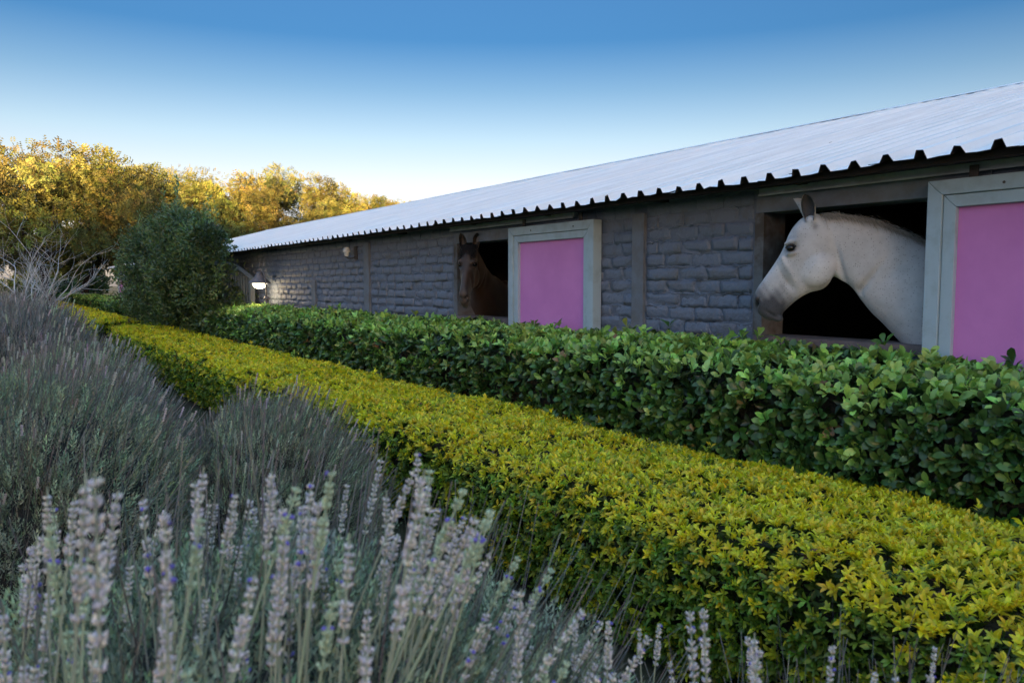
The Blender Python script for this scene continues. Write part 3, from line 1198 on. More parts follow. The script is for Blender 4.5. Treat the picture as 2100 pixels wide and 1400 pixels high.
def sprig_leaves(pos, nrm, k, spread, jitter, size, up_bias):
    """each sprig becomes k leaves around its axis: positions, directions, upper sides"""
    N = len(pos)
    ax = unit(nrm + rng.normal(0, jitter, (N, 3)) + np.array([0, 0, up_bias]))
    Fm = frames(ax)
    out_p, out_d, out_u, idx = [], [], [], []
    for j in range(k):
        az = 2 * np.pi * (j / k) + rng.normal(0, 0.35, N)
        el = spread * rng.uniform(0.45, 1.25, N)
        local = np.c_[np.cos(az) * np.sin(el), np.sin(az) * np.sin(el), np.cos(el)]
        d = np.einsum('nij,nj->ni', Fm, local)
        rad = np.einsum('nij,nj->ni', Fm, np.c_[np.cos(az), np.sin(az), np.zeros(N)])
        back = rng.uniform(0, 0.55, N) * size
        out_p.append(pos - ax * back[:, None])
        out_d.append(d)
        out_u.append(unit(ax - d * (ax * d).sum(1, keepdims=True)))
        idx.append(np.arange(N))
    return np.concatenate(out_p), np.concatenate(out_d), np.concatenate(out_u), np.concatenate(idx)


def leaf_frames(d, u):
    d = unit(d)
    y = unit(u - d * (u * d).sum(1, keepdims=True) + 1e-6)
    x = np.cross(y, d)
    return np.stack([x, y, d], axis=2)


CAMF = np.array([math.sin(YAW), math.cos(YAW)])
CAMR = np.array([math.cos(YAW), -math.sin(YAW)])


def in_frame(p):
    z = p[:, :2] @ CAMF
    x = p[:, :2] @ CAMR
    return (z > 0.3) & (np.abs(x / np.maximum(z, .1)) < .66) & ((EYE - p[:, 2]) / np.maximum(z, .1) < .5)


def build_hedge(label, loc, section, y0, y1, dens, size, k, spread, jitter, tmpl, lod, mat, colour, group, core_in=0.10, nobj=300, end_faces=(), seed=0.0, up_bias=0.0, bump=.03, inner=0.5, shoots=0):
    t = thing('hedge', label, 'hedge', loc, group)
    P, N, S = hedge_points(section, y0, y1, dens, bump, seed, end_faces)
    if shoots:                                    # stray upright shoots the clippers missed
        pick = rng.choice(np.where(N[:, 2] > .6)[0], shoots, replace=False)
        P = np.concatenate([P, P[pick] + np.c_[np.zeros((shoots, 2)), rng.uniform(.03, .085, shoots)]])
        N = np.concatenate([N, np.tile([0, 0, 1.0], (shoots, 1))])
        S = np.concatenate([S, S[pick]])
    sz = size(P[:, 1])
    lp, ld, lu, idx = sprig_leaves(P, N, k, spread, jitter, sz, up_bias)
    cc, = (colour(P, N, S),)
    col = cc[idx] * (1 + rng.normal(0, .13, (len(idx), 1))).clip(.6, 1.5)
    sc = sz[idx] * rng.uniform(.65, 1.2, len(idx))
    # leaves deeper in the hedge, coloured darker than the outer ones
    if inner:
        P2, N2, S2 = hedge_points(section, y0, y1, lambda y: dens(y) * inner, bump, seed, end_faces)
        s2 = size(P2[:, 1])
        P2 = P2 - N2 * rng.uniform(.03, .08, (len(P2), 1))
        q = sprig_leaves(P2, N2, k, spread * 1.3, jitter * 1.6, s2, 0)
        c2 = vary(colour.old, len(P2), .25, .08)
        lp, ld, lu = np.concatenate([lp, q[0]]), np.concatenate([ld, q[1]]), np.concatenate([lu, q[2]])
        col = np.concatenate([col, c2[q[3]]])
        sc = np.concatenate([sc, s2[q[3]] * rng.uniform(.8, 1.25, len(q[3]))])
    R = leaf_frames(ld, lu)
    chosen = np.zeros(len(lp), bool)
    if nobj:
        dist = np.linalg.norm(lp - np.array([0, 0, EYE]), axis=1)
        score = np.where(in_frame(lp), sc / dist, 0)
        n_out = len(idx)
        score[n_out:] = 0
        chosen[np.argsort(-score)[:nobj]] = True
    keep = ~chosen
    far_ = np.arange(len(lp)) >= len(idx)
    far_ |= (lp[:, 1] > 4.6) | (lp[:, 1] < 0)
    V, F, C = merge([scatter(tm, lp[k_], R[k_], sc[k_], col[k_].clip(.003, .9)) for tm, k_ in ((tmpl, keep & ~far_), (lod, keep & far_)) if k_.any()])
    o = link('foliage', np_mesh('foliage', V - np.array(loc), F, C), mat, t)
    o['kind'] = 'stuff'
    if nobj:
        ci = np.where(chosen)[0]
        order = ci[np.argsort(col[ci].sum(1))]
        groups = np.array_split(order, 12)
        for g in groups:
            if not len(g):
                continue
            cm = col[g].mean(0)
            me = np_mesh('leaf', tmpl[0], tmpl[1], np.tile(cm, (len(tmpl[0]), 1)))
            me.materials.append(mat)
            for i in g:
                lo = link('leaf', me, None, t)
                mtx = Matrix(R[i].tolist()).to_4x4()
                mtx = Matrix.Translation(Vector(lp[i] - np.array(loc))) @ mtx @ Matrix.Scale(float(sc[i]), 4)
                lo.matrix_local = mtx
    # solid dark core, added to block light through the hedge
    a = Acc()
    S_ = np.array(section)
    cxy = S_.mean(0)
    ins = [tuple(c + (p - c) * max(0.2, 1 - core_in / max(1e-3, np.linalg.norm(p - c)))) for p in S_ for c in (cxy,)]
    ins = [(ins[0][0], 0.0)] + ins + [(ins[-1][0], 0.0)]
    ny = max(2, int((y1 - y0) / 0.6))
    ys_ = np.linspace(y0 + core_in, y1 - core_in, ny)
    V, F = [], []
    w = len(ins)
    for yq in ys_:
        V += [(x, yq, z) for x, z in ins]
    for i in range(ny - 1):
        for j in range(w - 1):
            F.append((i * w + j, i * w + j + 1, (i + 1) * w + j + 1, (i + 1) * w + j))
    F.append(tuple(range(w)))
    F.append(tuple((ny - 1) * w + j for j in range(w))[::-1])
    a.add(V, F)
    part('branches', a, M['core'], t)  # the added light-blocking core, no real branches in it
    # visible twigs
    nt = int(min(2500, 160 * (y1 - y0)))
    P3, N3, S3 = hedge_points(section, y0, min(y1, y0 + 9), lambda y: nt / 14.0 / (1 + y * .2), 0, seed)
    L = rng.uniform(.06, .15, len(P3))
    T = np.array([[-.5, 0, 0], [.5, 0, 0], [.35, 0, 1], [-.35, 0, 1], [0, -.5, 0], [0, .5, 0], [0, .35, 1], [0, -.35, 1]], float) * np.array([.004, .004, 1])
    TF = np.array([[0, 1, 2, 3], [4, 5, 6, 7]])
    V, F, C = scatter((T, TF, np.ones((8, 3))), P3 - N3 * .13, frames(N3 + rng.normal(0, .5, P3.shape)), np.c_[np.ones(len(L)), np.ones(len(L)), L], vary((.07, .05, .035), len(L)))
    o = link('twigs', np_mesh('twigs', V - np.array(loc), F, C), M['twig'], t)
    o['kind'] = 'stuff'
    return t


class GreenColour:
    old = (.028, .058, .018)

    def __call__(self, P, N, S):
        n = len(P)
        young = np.clip((N[:, 2] - .35) * 1.8, 0, 1) * .85 + .08
        isy = rng.uniform(0, 1, n) < young
        c = np.where(isy[:, None], vary((.30, .48, .11), n, .2, .1), vary((.062, .135, .032), n, .28, .1))
        bright = rng.uniform(0, 1, n) < .05
        c = np.where(bright[:, None], vary((.22, .40, .07), n, .15, .08), c)
        dead = rng.uniform(0, 1, n) < .006
        return np.where(dead[:, None], vary((.24, .15, .06), n, .3, .1), c)


class YellowColour:
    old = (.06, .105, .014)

    def __call__(self, P, N, S):
        n = len(P)
        gold = np.clip((N[:, 2] - .2) * 1.8, 0, 1) * .88 + .10
        patch = 0.18 * wave(P[:, 1] * 1.3, P[:, 0] * 1.7, 3.3)
        isg = rng.uniform(0, 1, n) < gold + patch * (N[:, 2] > .3)
        c = np.where(isg[:, None], vary((.90, .71, .03), n, .13, .07), vary((.17, .275, .03), n, .3, .1))
        lime = rng.uniform(0, 1, n) < .22
        c = np.where(lime[:, None], vary((.50, .52, .035), n, .15, .08), c)
        dead = rng.uniform(0, 1, n) < .005
        return np.where(dead[:, None], vary((.16, .09, .06), n, .3, .1), c)


GL = leaf_template(1.0, .47, .3, .25, .56, .41)
GL2, YL2 = simple_leaf(.50), simple_leaf(.44)
YL = leaf_template(1.0, .36, .35, .3, .5)
green_sec = [(3.34, .25), (3.25, .55), (3.22, .85), (3.235, 1.02), (3.27, 1.10), (3.36, 1.155), (3.55, 1.195), (3.75, 1.235), (3.86, 1.225), (3.9, 1.05)]
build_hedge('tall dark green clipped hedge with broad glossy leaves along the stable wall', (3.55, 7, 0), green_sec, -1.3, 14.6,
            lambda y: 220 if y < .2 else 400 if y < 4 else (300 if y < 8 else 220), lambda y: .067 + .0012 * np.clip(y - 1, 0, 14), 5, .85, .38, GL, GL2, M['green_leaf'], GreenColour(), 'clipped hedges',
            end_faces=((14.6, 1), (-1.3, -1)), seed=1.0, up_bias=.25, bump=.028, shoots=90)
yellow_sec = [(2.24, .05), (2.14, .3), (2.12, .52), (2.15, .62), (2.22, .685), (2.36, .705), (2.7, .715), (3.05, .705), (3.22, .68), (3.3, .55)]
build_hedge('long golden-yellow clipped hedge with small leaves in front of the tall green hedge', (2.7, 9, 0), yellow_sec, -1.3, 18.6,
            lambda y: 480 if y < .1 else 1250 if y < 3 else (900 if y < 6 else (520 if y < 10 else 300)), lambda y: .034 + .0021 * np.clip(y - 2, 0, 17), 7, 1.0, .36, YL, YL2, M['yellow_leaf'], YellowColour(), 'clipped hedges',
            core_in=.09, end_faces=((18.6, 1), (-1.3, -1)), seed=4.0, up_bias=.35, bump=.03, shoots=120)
far_green = [(3.30, .2), (3.25, .6), (3.28, 1.0), (3.4, 1.08), (3.9, 1.12), (4.3, 1.05), (4.35, .6)]
build_hedge('short far green hedge left of the big dark shrub', (3.8, 38, 0), far_green, 26.5, 50, lambda y: 90, lambda y: np.full_like(y, .12), 5, .85, .4, GL, GL2, M['green_leaf'], GreenColour(), 'clipped hedges',
            nobj=0, end_faces=((26.5, -1),), seed=2.0, up_bias=.2)
far_yellow = [(2.16, .05), (2.10, .5), (2.2, .68), (2.7, .72), (3.15, .68), (3.25, .4)]
build_hedge('far piece of golden hedge beyond the gap at far left', (2.7, 40, 0), far_yellow, 20.6, 58, lambda y: 130 if y < 30 else 60, lambda y: np.where(y < 30, .085, .13), 6, .8, .4, YL, YL2, M['yellow_leaf'], YellowColour(), 'clipped hedges',
            nobj=0, end_faces=((20.6, -1),), seed=5.0)


# ---------------------------------------------------------------- shrubs and trees
def leaf_ball(centres, radii, n_each, size, template, jitter, colour, up=(0, 0, .3), shell=.75):
    ps, ds, cs = [], [], []
    for c, r, col in zip(centres, radii, colour):
        n = n_each
        v = unit(rng.normal(0, 1, (n, 3)))
        rad = r * rng.uniform(shell ** 3, 1, (n, 1)) ** (1 / 3)
        ps.append(np.array(c) + v * rad * np.array([1, 1, .75]))
        ds.append(v + rng.normal(0, jitter, (n, 3)) + np.array(up))
        cs.append(vary(col, n, .2, .08))
    P, D, C = np.concatenate(ps), np.concatenate(ds), np.concatenate(cs)
    return scatter(template, P, frames(D), size * rng.uniform(.7, 1.3, len(P)), C)


def spray_template(pairs=4, L=1.0, leaflet=.42, w=.15):
    V, F = [], []
    for i in range(pairs):
        z = L * (i + .6) / (pairs + .3)
        drop = -.35 * (z / L) ** 2
        for s in (-1, 1):
            b = len(V)
            ln = leaflet * (1 - .35 * abs(i / max(1, pairs - 1) - .35))
            V += [(0, drop, z), (s * ln * .45, drop - .02, z + .20 * ln + w * .75), (s * ln, drop - .14, z + .22 * ln)]
            F += [(b, b + 1, b + 2)]
    return np.array(V, float), np.array(F), np.ones((len(V), 3))


SPRAY = spray_template(3, 1.0, .5, .19)


def limb(a, p0, p1, r0, r1, sag=.0, n=6, sides=7, wig=.06):
    p0, p1 = Vector(p0), Vector(p1)
    L = (p1 - p0).length
    pts, rad = [], []
    for i in range(n + 1):
        t = i / n
        p = p0.lerp(p1, t)
        p += Vector((random.gauss(0, wig), random.gauss(0, wig), random.gauss(0, wig) + sag * 4 * t * (1 - t))) * L * (0 if i in (0, n) else 1) * .6
        pts.append(p)
        rad.append(r0 + (r1 - r0) * t)
    a.tube(pts, rad, sides)
    return pts


def make_tree(label, base, lean, height, radius, thick, nclump, per, seed, colour, spray=.28, low=0.35, fork=.35):
    random.seed(seed)
    t = thing('spreading_tree', label, 'tree', base, 'tall trees behind the stable')
    bx, by = base[0], base[1]
    cx, cy = bx + lean[0], by + lean[1]
    cz = height - thick
    clumps, rads, cols = [], [], []
    k = 0
    while len(clumps) < nclump and k < 5000:
        k += 1
        d = np.array([random.gauss(0, 1), random.gauss(0, 1), random.gauss(0, 1)])
        d /= np.linalg.norm(d)
        if d[2] < -low:
            continue
        rr = random.uniform(.66, 1.0)
        wob = 1 + .16 * math.sin(3 * math.atan2(d[1], d[0]) + seed) + .08 * math.sin(7 * math.atan2(d[1], d[0]) + 2 * seed)
        p = np.array([cx, cy, cz]) + d * rr * np.array([radius * wob, radius * wob, thick])
        clumps.append(p)
        rads.append(random.uniform(.5, 1.15) * radius * .145)
        v = random.gauss(1, .16)
        cols.append(np.array(colour) * max(.35, 1 + (v - 1) * 2.2) * np.array([random.uniform(.85, 1.2), 1, random.uniform(.8, 1.2)]))
    V, F, C = leaf_ball(clumps, rads, int(per * 1.35), spray, SPRAY, .55, cols, (0, 0, -.15), .35)
    # loose sprays that break the outline
    n = nclump * 9
    v = unit(rng.normal(0, 1, (n, 3)))
    v[:, 2] = np.abs(v[:, 2])
    wb = (1 + .16 * np.sin(3 * np.arctan2(v[:, 1], v[:, 0]) + seed) + .08 * np.sin(7 * np.arctan2(v[:, 1], v[:, 0]) + 2 * seed))[:, None]
    P = np.array([cx, cy, cz]) + v * np.c_[wb * radius, wb * radius, np.full((n, 1), thick)] * rng.uniform(.90, 1.05, (n, 1))
    V2, F2, C2 = scatter(SPRAY, P, frames(v + rng.normal(0, .4, (n, 3))), spray * rng.uniform(.5, 1.0, n), vary(colour, n, .2, .1))
    V, F, C = merge([(V, F, C), (V2, F2, C2)])
    o = link('crown', np_mesh('crown', V - np.array(base), F, C), M['tree_leaf'], t)
    o['kind'] = 'stuff'
    a = Acc()
    f = Vector((bx + lean[0] * .35, by + lean[1] * .35, height * fork))
    tr = limb(a, (bx, by, -.2), f, .028 * height, .02 * height, 0, 6, 9, .03)
    part('trunk', a, M['bark'], t, True)
    a = Acc()
    nmain = 6
    for i in range(nmain):
        az = 2 * math.pi * i / nmain + random.uniform(-.3, .3)
        e = Vector((cx + math.cos(az) * radius * .55, cy + math.sin(az) * radius * .55, cz + thick * random.uniform(-.1, .45)))
        pts = limb(a, f, e, .014 * height, .006 * height, .08, 6, 7, .07)
        near = sorted(clumps, key=lambda c: (Vector(c) - e).length)[:7]
        for c in near:
            limb(a, pts[random.randint(2, 5)], c, .0055 * height, .0015 * height, .03, 4, 5, .07)
    part('limbs', a, M['bark'], t, True)
    return t


GOLD = (.155, .150, .042)
make_tree('broad sunlit tree at the left edge, nearest of the row', (2.4, 37, 0), (-1.6, 0), 7.0, 6.6, 3.5, 150, 105, 11, GOLD, low=.35)
make_tree('spreading tree with a leaning dark trunk behind the big green shrub', (3.2, 42.0, 0), (3.3, 0), 7.2, 5.6, 3.4, 135, 100, 12, (.155, .165, .045), low=.35)
make_tree('rounded golden tree standing over the far end of the pale roof', (14.6, 43.5, 0), (-.6, 0), 7.8, 5.6, 3.8, 150, 100, 13, (.155, .150, .042), low=.7)
make_tree('low golden treetop just showing over the pale roof, right of the rounded tree', (22.5, 50, 0), (0, 0), 7.5, 5.2, 2.8, 90, 90, 14, (.155, .150, .042), low=.5)
make_tree('small far treetop, last on the right above the roofline', (28.3, 52, 0), (0, 0), 7.8, 2.8, 2.2, 45, 70, 18, (.155, .150, .042), low=.5)
make_tree('shaded tree filling the gap between the leaning trunk and the rounded golden tree', (9.8, 47.5, 0), (-.3, 0), 8.1, 4.9, 3.6, 120, 95, 15, (.155, .150, .042), low=.7)


def make_shrub(label, loc, rx, ry, h, nclump, per, size, seed, colour, mat, tmpl, stems=7, group=None, name='evergreen_shrub', lobes=None, clump=None):
    random.seed(seed)
    t = thing(name, label, 'shrub', loc, group)
    cl, rd, cs = [], [], []
    k = 0
    lobes = lobes or [(0, 0, .5, 1.0)]
    while len(cl) < nclump and k < 6000:
        k += 1
        lb = random.choices(lobes, [q[3] ** 2 for q in lobes])[0]
        d = np.array([random.gauss(0, 1), random.gauss(0, 1), random.gauss(0, 1)])
        d /= np.linalg.norm(d)
        rr = random.uniform(.45, 1.0)
        az = math.atan2(d[1], d[0])
        wob = 1 + .16 * math.sin(3 * az + seed) + .12 * math.sin(5 * az + d[2] * 4 + seed)
        ry_ = min(ry, rx * 1.6)
        p = np.array([loc[0] + lb[0] * rx, loc[1] + lb[1] * ry, h * lb[2]]) + d * rr * lb[3] * np.array([rx * wob, ry_ * wob, h * .46])
        if p[2] < .15:
            continue
        cl.append(p)
        rd.append(random.uniform(.45, 1.3) * (clump or max(rx, ry) * .17))
        cs.append(np.array(colour) * max(.45, random.gauss(1, .35)))
    V, F, C = leaf_ball(cl, rd, per, size, tmpl, .6, cs, (0, 0, .35), .3)
    # upright young shoots
    sh = []
    for i in range(int(nclump * .35)):
        c = cl[random.randrange(len(cl))]
        n = 16
        z = np.linspace(0, .45, n)
        P = np.c_[c[0] + rng.normal(0, .02, n), c[1] + rng.normal(0, .02, n), c[2] + rd[0] * .6 + z]
        az = np.arange(n) * 2.4
        D = np.c_[np.cos(az) * .8, np.sin(az) * .8, np.full(n, .75)]
        sh.append(scatter(tmpl, P, frames(D), size * rng.uniform(.8, 1.2, n), vary(np.array(colour) * 1.9, n, .15, .08)))
    V, F, C = merge([(V, F, C)] + sh)
    o = link('crown', np_mesh('crown', V - np.array(loc), F, C), mat, t)
    o['kind'] = 'stuff'
    a = Acc()
    for i in range(stems):
        c = random.choice(cl)
        pts = limb(a, (loc[0] + random.gauss(0, .12), loc[1] + random.gauss(0, .12), -.05), c, .05, .012, .05, 6, 7, .05)
        for q in range(4):
            c2 = min(random.sample(cl, 12), key=lambda w: (Vector(w) - pts[4]).length)
            limb(a, pts[random.randint(2, 5)], c2, .018, .004, .02, 4, 5, .06)
    part('stems', a, M['bark'], t, True)
    return t


SL = simple_leaf(.46)
random.seed(77)
big_lobes = []
for dy in np.linspace(-.95, 1.0, 9):
    for zc in (.2, .48, .76):
        if dy < -.6 and zc < .3:
            continue
        big_lobes.append((random.uniform(-.12, .2) - (.1 if zc > .3 else 0), dy + random.uniform(-.1, .1) - (.12 if zc > .7 else 0), zc * random.uniform(.92, 1.08) * (1 - .10 * (dy > .4)), random.uniform(.36, .5)))
make_shrub('big rounded dark evergreen shrub in front of the far roof end', (3.45, 18.2, 0), 1.35, 3.7, 3.15, 330, 190, .08, 21, (.085, .135, .045), M['green_leaf'], SL, 14, lobes=big_lobes, clump=.36)
make_shrub('low dark bush growing against the left end of the near green hedge', (3.5, 15.3, 0), .40, .5, .95, 50, 120, .075, 22, (.038, .075, .024), M['green_leaf'], SL, 4)
make_shrub('small feathery green bush beyond the golden hedge at far left', (3.3, 52, 0), 1.4, 3.0, 1.75, 50, 110, .16, 23, (.05, .09, .03), M['tree_leaf'], SL, 4)
make_shrub('dense dark field-edge thicket under the leaning tree at far left', (4.2, 62, 0), 3.4, 2.4, 3.3, 120, 150, .22, 24, (.05, .075, .02), M['tree_leaf'], SL, 8)

# bare pale shrub at the left edge
bare = thing('bare_shrub', 'leafless shrub with pale grey branches at the left edge', 'shrub', (.35, 14.5, 0))
random.seed(31)
a = Acc()


def branch(p, d, L, r, depth):
    d = d.normalized()
    pts, rad = [p], [r]
    n = 4
    for i in range(n):
        d = (d + Vector((random.gauss(0, .13), random.gauss(0, .13), random.gauss(.04, .1)))).normalized()
        pts.append(pts[-1] + d * (L / n))
        rad.append(r * (1 - .5 * (i + 1) / n))
    a.tube(pts, rad, 6 if depth < 2 else 4, cap=False)
    if depth < 4:
        for i in range(random.choice((3, 4)) if depth < 3 else 3):
            q = pts[random.randint(1, n)]
            nd = (d + Vector((random.gauss(0, .55), random.gauss(0, .55), random.gauss(0, .3)))).normalized()
            branch(q, nd, L * random.uniform(.5, .75), r * .5, depth + 1)


for i in range(7):
    az = 2 * math.pi * i / 7
    branch(Vector((.35 + .1 * math.cos(az), 14.5 + .1 * math.sin(az), 0)), Vector((math.cos(az) * .3, math.sin(az) * .3, 1)), random.uniform(1.1, 1.5), .028, 0)
o = part('branches', a, M['pale_bark'], bare, True)


# ---------------------------------------------------------------- lavender
def shoot_template(n=14, seed=0):
    r = np.random.default_rng(seed)
    V, F, C = [], [], []
    # stem
    V += [(-.012, 0, -1.0), (.012, 0, -1.0), (.008, 0, .95), (-.008, 0, .95)]
    C += [(.8, .75, .8)] * 4
    F += [(0, 1, 2), (0, 2, 3)]
    for i in range(n):
        z = -.35 + 1.25 * i / n
        az = i * 2.4 + r.normal(0, .2)
        el = .75 - .45 * (i / n)
        L = .62 * (1 - .45 * (i / n)) * r.uniform(.85, 1.15)
        d = np.array([math.cos(az) * math.sin(el), math.sin(az) * math.sin(el), math.cos(el)])
        s = np.array([-math.sin(az), math.cos(az), 0]) * .042
        p = np.array([0, 0, z])
        b = len(V)
        V += [p + d * L * .3 - s * 1.3, p + d * L * .3 + s * 1.3, p + d * L + np.array([0, 0, -.03])]
        C += [(1, 1, 1)] * 3
        F.append((b, b + 1, b + 2))
    return np.array(V, float), np.array(F), np.array(C, float)


SHOOTS = [shoot_template(13, k) for k in range(4)]


def spike_mesh(seed, L, spike, fresh, fat=1.0):
    """flower spike on its stalk, root at the origin, along +z with a slight curve"""
    r = np.random.default_rng(seed)
    a = Acc()
    bend = r.uniform(-.05, .05)
    pt = lambda s: Vector((bend * L * (s ** 2), .3 * bend * L * s * s, L * s))
    stalk = (.46, .54, .36) if fresh else (.42, .45, .33)
    a.tube([pt(q) for q in np.linspace(0, 1, 7)], [.0021, .0021, .002, .0019, .0018, .0017, .0012], 5, stalk, False)
    s0 = 1 - spike / L
    nw = int(spike / .0088)
    for w in range(nw + 2):
        if w < 2:
            s = s0 - (.10, .035)[w] * .25 / L * 1.0
        else:
            s = s0 + (1 - s0) * (w - 2) / nw
        f = (w - 2) / nw if w >= 2 else .3
        if w > 2 and r.uniform() < .1:
            continue
        c = pt(min(1, s + r.normal(0, .006)))
        ncal = r.integers(5, 8)
        wf = r.uniform(.75, 1.2)
        for k in range(ncal):
            az = 2 * math.pi * (k + .5 * (w % 2)) / ncal + r.normal(0, .3)
            o = Vector((math.cos(az), math.sin(az), 0))
            d = (o * (r.uniform(.45, 1.0) if f < .95 else .35) + Vector((0, 0, 1))).normalized()
            ln = .0098 * (1.1 - .35 * f) * r.uniform(.7, 1.25) * fat * wf
            wd = .0026 * (1.1 - .3 * f) * fat
            b = c + o * .0018
            sd2 = d.cross(Vector((0, 0, 1))).normalized()
            u2 = sd2.cross(d)
            mid = b + d * ln * .6
            if fresh:
                col = np.array((.56, .66, .46)) * r.uniform(.8, 1.2)
            else:
                col = np.array(((.80, .72, .70), (.84, .75, .64), (.70, .65, .72))[r.integers(0, 3)]) * r.uniform(.75, 1.2)
            if r.uniform() < (.03 if fresh else .015):
                col = np.array((.22, .18, .62))
                mid = b + d * ln * .8
                wd *= 1.5
            a.add([b, mid + sd2 * wd, mid + u2 * wd, mid - sd2 * wd, mid - u2 * wd, b + d * ln],
                  [(0, 2, 1), (0, 3, 2), (0, 4, 3), (0, 1, 4), (5, 1, 2), (5, 2, 3), (5, 3, 4), (5, 4, 1)], col.clip(0, .9))
    me = a.mesh('flower_spike', False, True)
    me.materials.append(M['lavender'])
    return me


SPIKES = [spike_mesh(200 + k, .34, (.085, .105, .12, .09, .11, .13, .08, .095, .07, .08)[k], k >= 8, 1.0) for k in range(10)]
# a lighter version for bushes further off
LT = []
for k in range(3):
    r = np.random.default_rng(300 + k)
    V = [(-.0016, 0, 0), (.0016, 0, 0), (.0014, 0, .82), (-.0014, 0, .82)]
    F = [(0, 1, 2, 3)]
    C = [(.26 / .4, .29 / .37, .22 / .4)] * 4
    for w in range(6):
        z = .74 + .26 * w / 6
        for s in (0, 1):
            b = len(V)
            az = w * .9 + s * 1.57
            x, y = math.cos(az) * .0065, math.sin(az) * .0065
            V += [(0, 0, z), (x, y, z + .02), (0, 0, z + .055), (-x, -y, z + .02)]
            F.append((b, b + 1, b + 2, b + 3))
            C += [(1, 1, 1)] * 4
    LT.append((np.array(V, float), triangles(np.array(F)), np.array(C, float)))


def lavender(label, c, rx, ry, h, nshoot, size, nspike, seed, lean=(.12, 0), spike_parts=None, colour=(.125, .165, .145), dry=.3, zc=.35, spike_len=.3):
    r = np.random.default_rng(seed)
    t = thing('lavender_bush', label, 'lavender', (c[0], c[1], 0), 'lavender bushes')
    O = np.array([c[0], c[1], 0.0])

    def dome(n, lo=-.1):
        v = unit(r.normal(0, 1, (n * 3 + 20, 3)))
        v = v[v[:, 2] > lo][:n]
        az = np.arctan2(v[:, 1], v[:, 0])
        wob = 1 + .10 * np.sin(3 * az + seed) + .08 * np.sin(6 * az + v[:, 2] * 5 + seed * 2)
        top = 1 + .09 * np.sin(v[:, 0] * 7 + seed) * np.sin(v[:, 1] * 6 + 2 * seed)
        p = np.array([c[0], c[1], h * zc]) + v * np.c_[rx * wob, ry * wob, h * (1 - zc) * top]
        n3 = unit(v / np.array([rx, ry, h * (1 - zc)]))
        return p, n3
    pieces = []
    for k in range(4):
        p, nn = dome(nshoot // 4)
        n = len(p)
        p = p - nn * r.uniform(-.02, .09, (n, 1))
        D = nn * .55 + np.array([lean[0] * 2, lean[1] * 2, .8]) + r.normal(0, .22, (n, 3))
        pieces.append(scatter(SHOOTS[k], p, frames(D), size * r.uniform(.7, 1.35, n), vary(np.array(colour) * 1.12, n, .36, .08)))
    # dry flower stalks
    nd = int(nshoot * dry)
    p, nn = dome(nd, .0)
    nd = len(p)
    L = r.uniform(.6, 1.2, nd) * spike_len
    D = nn * .5 + np.array([lean[0] * 2.2, lean[1] * 2.2, .9]) + r.normal(0, .2, (nd, 3))
    T = np.array([[-.5, 0, 0], [.5, 0, 0], [.3, .05, .5], [-.3, .05, .5], [.25, .14, 1], [-.25, .14, 1]]) * np.array([.0035, 1, 1])
    T[:, 1] *= .6
    pieces.append(scatter((T, triangles(np.array([[0, 1, 2, 3], [3, 2, 4, 5]])), np.ones((6, 3))), p - nn * .05, frames(D), np.c_[np.full(nd, size / .05), L, L], vary((.20, .185, .165), nd, .25, .08)))
    # spikes of the further bushes
    if nspike:
        for k in range(3):
            m_ = nspike // 3
            p, nn = dome(m_, .25)
            m_ = len(p)
            L = r.uniform(.7, 1.25, m_) * spike_len
            D = nn * .35 + np.array([lean[0] * 2, lean[1] * 2, 1.0]) + r.normal(0, .13, (m_, 3))
            cl = vary((.40, .36, .35), m_, .3, .06)
            gr = r.uniform(0, 1, m_) < .2
            cl[gr] = vary((.44, .52, .40), gr.sum(), .12, .05)
            pieces.append(scatter(LT[k], p - nn * .04, frames(D), np.c_[np.full(m_, size / .05), np.full(m_, size / .05), L], cl))
    V, F, C = merge(pieces)
    o = link('foliage', np_mesh('foliage', V - O, F, C), M['lavender'], t)
    o['kind'] = 'stuff'
    a = Acc()
    ellipsoid(a, (0, 0, h * zc), (rx * .82, ry * .82, h * (1 - zc) * .84), 0, 24, 14)
    part('dark_fill', a, M['lav_core'], t, True, origin=(0, 0, 0))  # solid dark fill added to stop the view through the bush
    if spike_parts:
        for (px, py, pz, dx, dy, dz, L, kind) in spike_parts:
            o = link('flower_spike', SPIKES[kind], None, t)
            d = Vector((dx, dy, dz)).normalized()
            o.location = (px - c[0], py - c[1], pz)
            o.rotation_euler = (d.to_track_quat('Z', 'Y') @ Matrix.Rotation(r.uniform(0, 6.28), 3, 'Z').to_quaternion()).to_euler()
            o.scale = (L / .34,) * 3 if L < .34 else (1, 1, L / .34)
    return t


# spikes of the bush at the photographer's feet: tips 0.15 to 0.6 m below the eye, leaning right on the right side
random.seed(41)
KINDS = (0, 1, 2, 3, 4, 5, 6, 7, 0, 1, 2, 3, 6, 8, 9)


def stalk(az, d, drop, lean, L, kind):
    """spike whose tip is 'drop' metres below eye level at distance d in compass direction az"""
    tip = Vector((math.sin(az) * d, math.cos(az) * d, EYE - drop))
    dr = Vector((math.cos(YAW) * lean + random.gauss(0, .05), -math.sin(YAW) * lean + random.gauss(0, .05), 1.0)).normalized()
    p = tip - dr * L
    return (p.x, p.y, p.z, dr.x, dr.y, dr.z, L, kind)


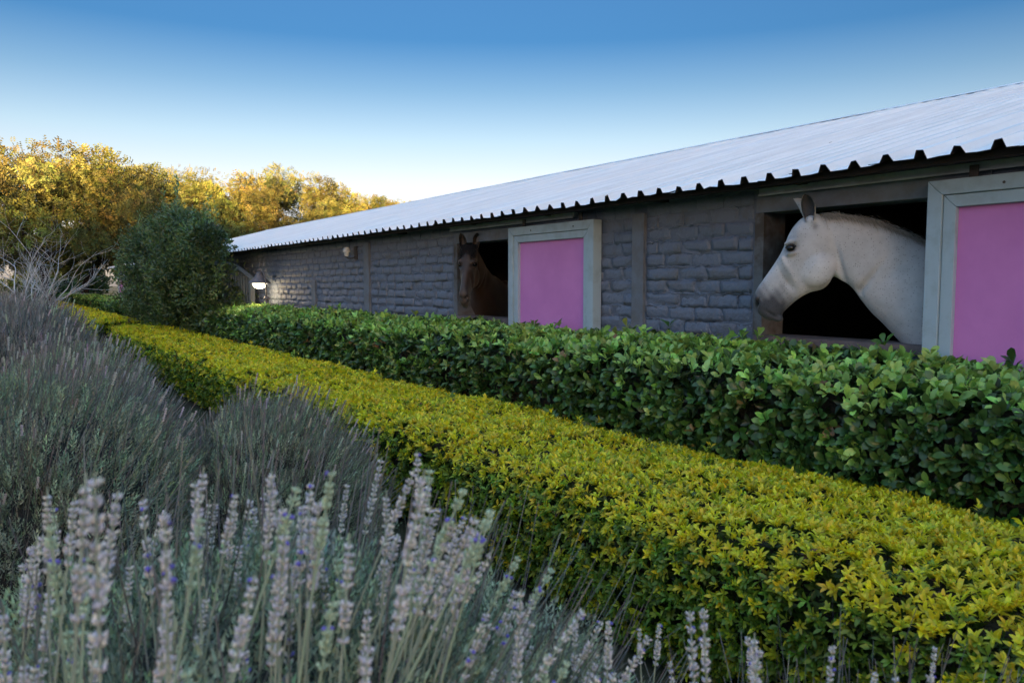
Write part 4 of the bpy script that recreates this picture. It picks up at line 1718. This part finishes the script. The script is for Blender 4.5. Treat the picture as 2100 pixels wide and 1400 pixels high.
near_sp, side_sp = [], []
for i in range(115):
    d = random.uniform(.80, 1.75)
    q = random.uniform(-.69, -.10)
    slope_ = random.uniform(.25, .52) if random.random() < .75 else random.uniform(.215, .3)
    near_sp.append(stalk(YAW + math.atan(q), d, d * slope_ * 1.0, random.gauss(.08 + .35 * max(0, q + .4), .07), random.uniform(.26, .46), random.choice(KINDS)))
for i in range(46):
    d = random.uniform(.95, 1.6)
    q = random.uniform(-.16, .16)
    slope_ = .235 + .9 * max(0, q + .10) + abs(random.gauss(0, .10))
    side_sp.append(stalk(YAW + math.atan(q), d, d * slope_, random.gauss(.38, .13), random.uniform(.26, .44), random.choice(KINDS)))
lavender('big lavender bush with tall pale spikes in the left foreground', (.34, 1.32), .58, .74, 1.08, 6500, .055, 0, 51, (.08, -.02), near_sp, colour=(.275, .325, .215), dry=.10, zc=.45)
lavender('lavender bush whose pale spikes lean right over the golden hedge foot', (.86, 1.42), .42, .52, .86, 3600, .05, 0, 56, (.14, -.02), side_sp, colour=(.275, .325, .215), dry=.07, zc=.4)
right_sp = []
for i in range(26):
    d = random.uniform(1.15, 1.7)
    q = random.uniform(.12, .66)
    right_sp.append(stalk(YAW + math.atan(q), d, d * random.uniform(.42, .56), random.gauss(.02, .14), random.uniform(.22, .36), random.choice((0, 3, 6, 7, 7, 1))))
lavender('small lavender bush with few spikes before the near end of the golden hedge', (1.35, .80), .50, .42, .66, 1600, .05, 0, 52, (.05, 0), right_sp, colour=(.275, .325, .215), dry=.2)
lavender('rounded lavender bush leaning against the middle of the golden hedge', (1.25, 4.2), .50, .75, .90, 6000, .05, 160, 53, (.16, -.03), None, colour=(.275, .325, .215), dry=.45, spike_len=.2)
lavender('large left lavender bush with brownish dry side, second from the camera', (.22, 4.4), .66, 1.0, 1.10, 6000, .055, 140, 54, (.14, -.03), None, colour=(.275, .325, .215), dry=.45, spike_len=.22)
lavender('lavender bush with pale upright spikes below the end of the golden hedge', (.55, 6.9), .64, 1.35, 1.03, 5400, .065, 300, 55, (.12, 0), None, colour=(.275, .325, .215), dry=.45, spike_len=.24)
lavender('far grey lavender mound at the left edge under the bare shrub', (.35, 11.2), .78, 2.0, 1.28, 4200, .08, 200, 57, (.1, 0), None, colour=(.23, .24, .22), dry=.7, spike_len=.3)
lavender('furthest lavender mound beside the far golden hedge', (.30, 17.0), .75, 2.6, 1.28, 2400, .11, 120, 58, (.08, 0), None, colour=(.22, .225, .21), dry=.7, spike_len=.3)
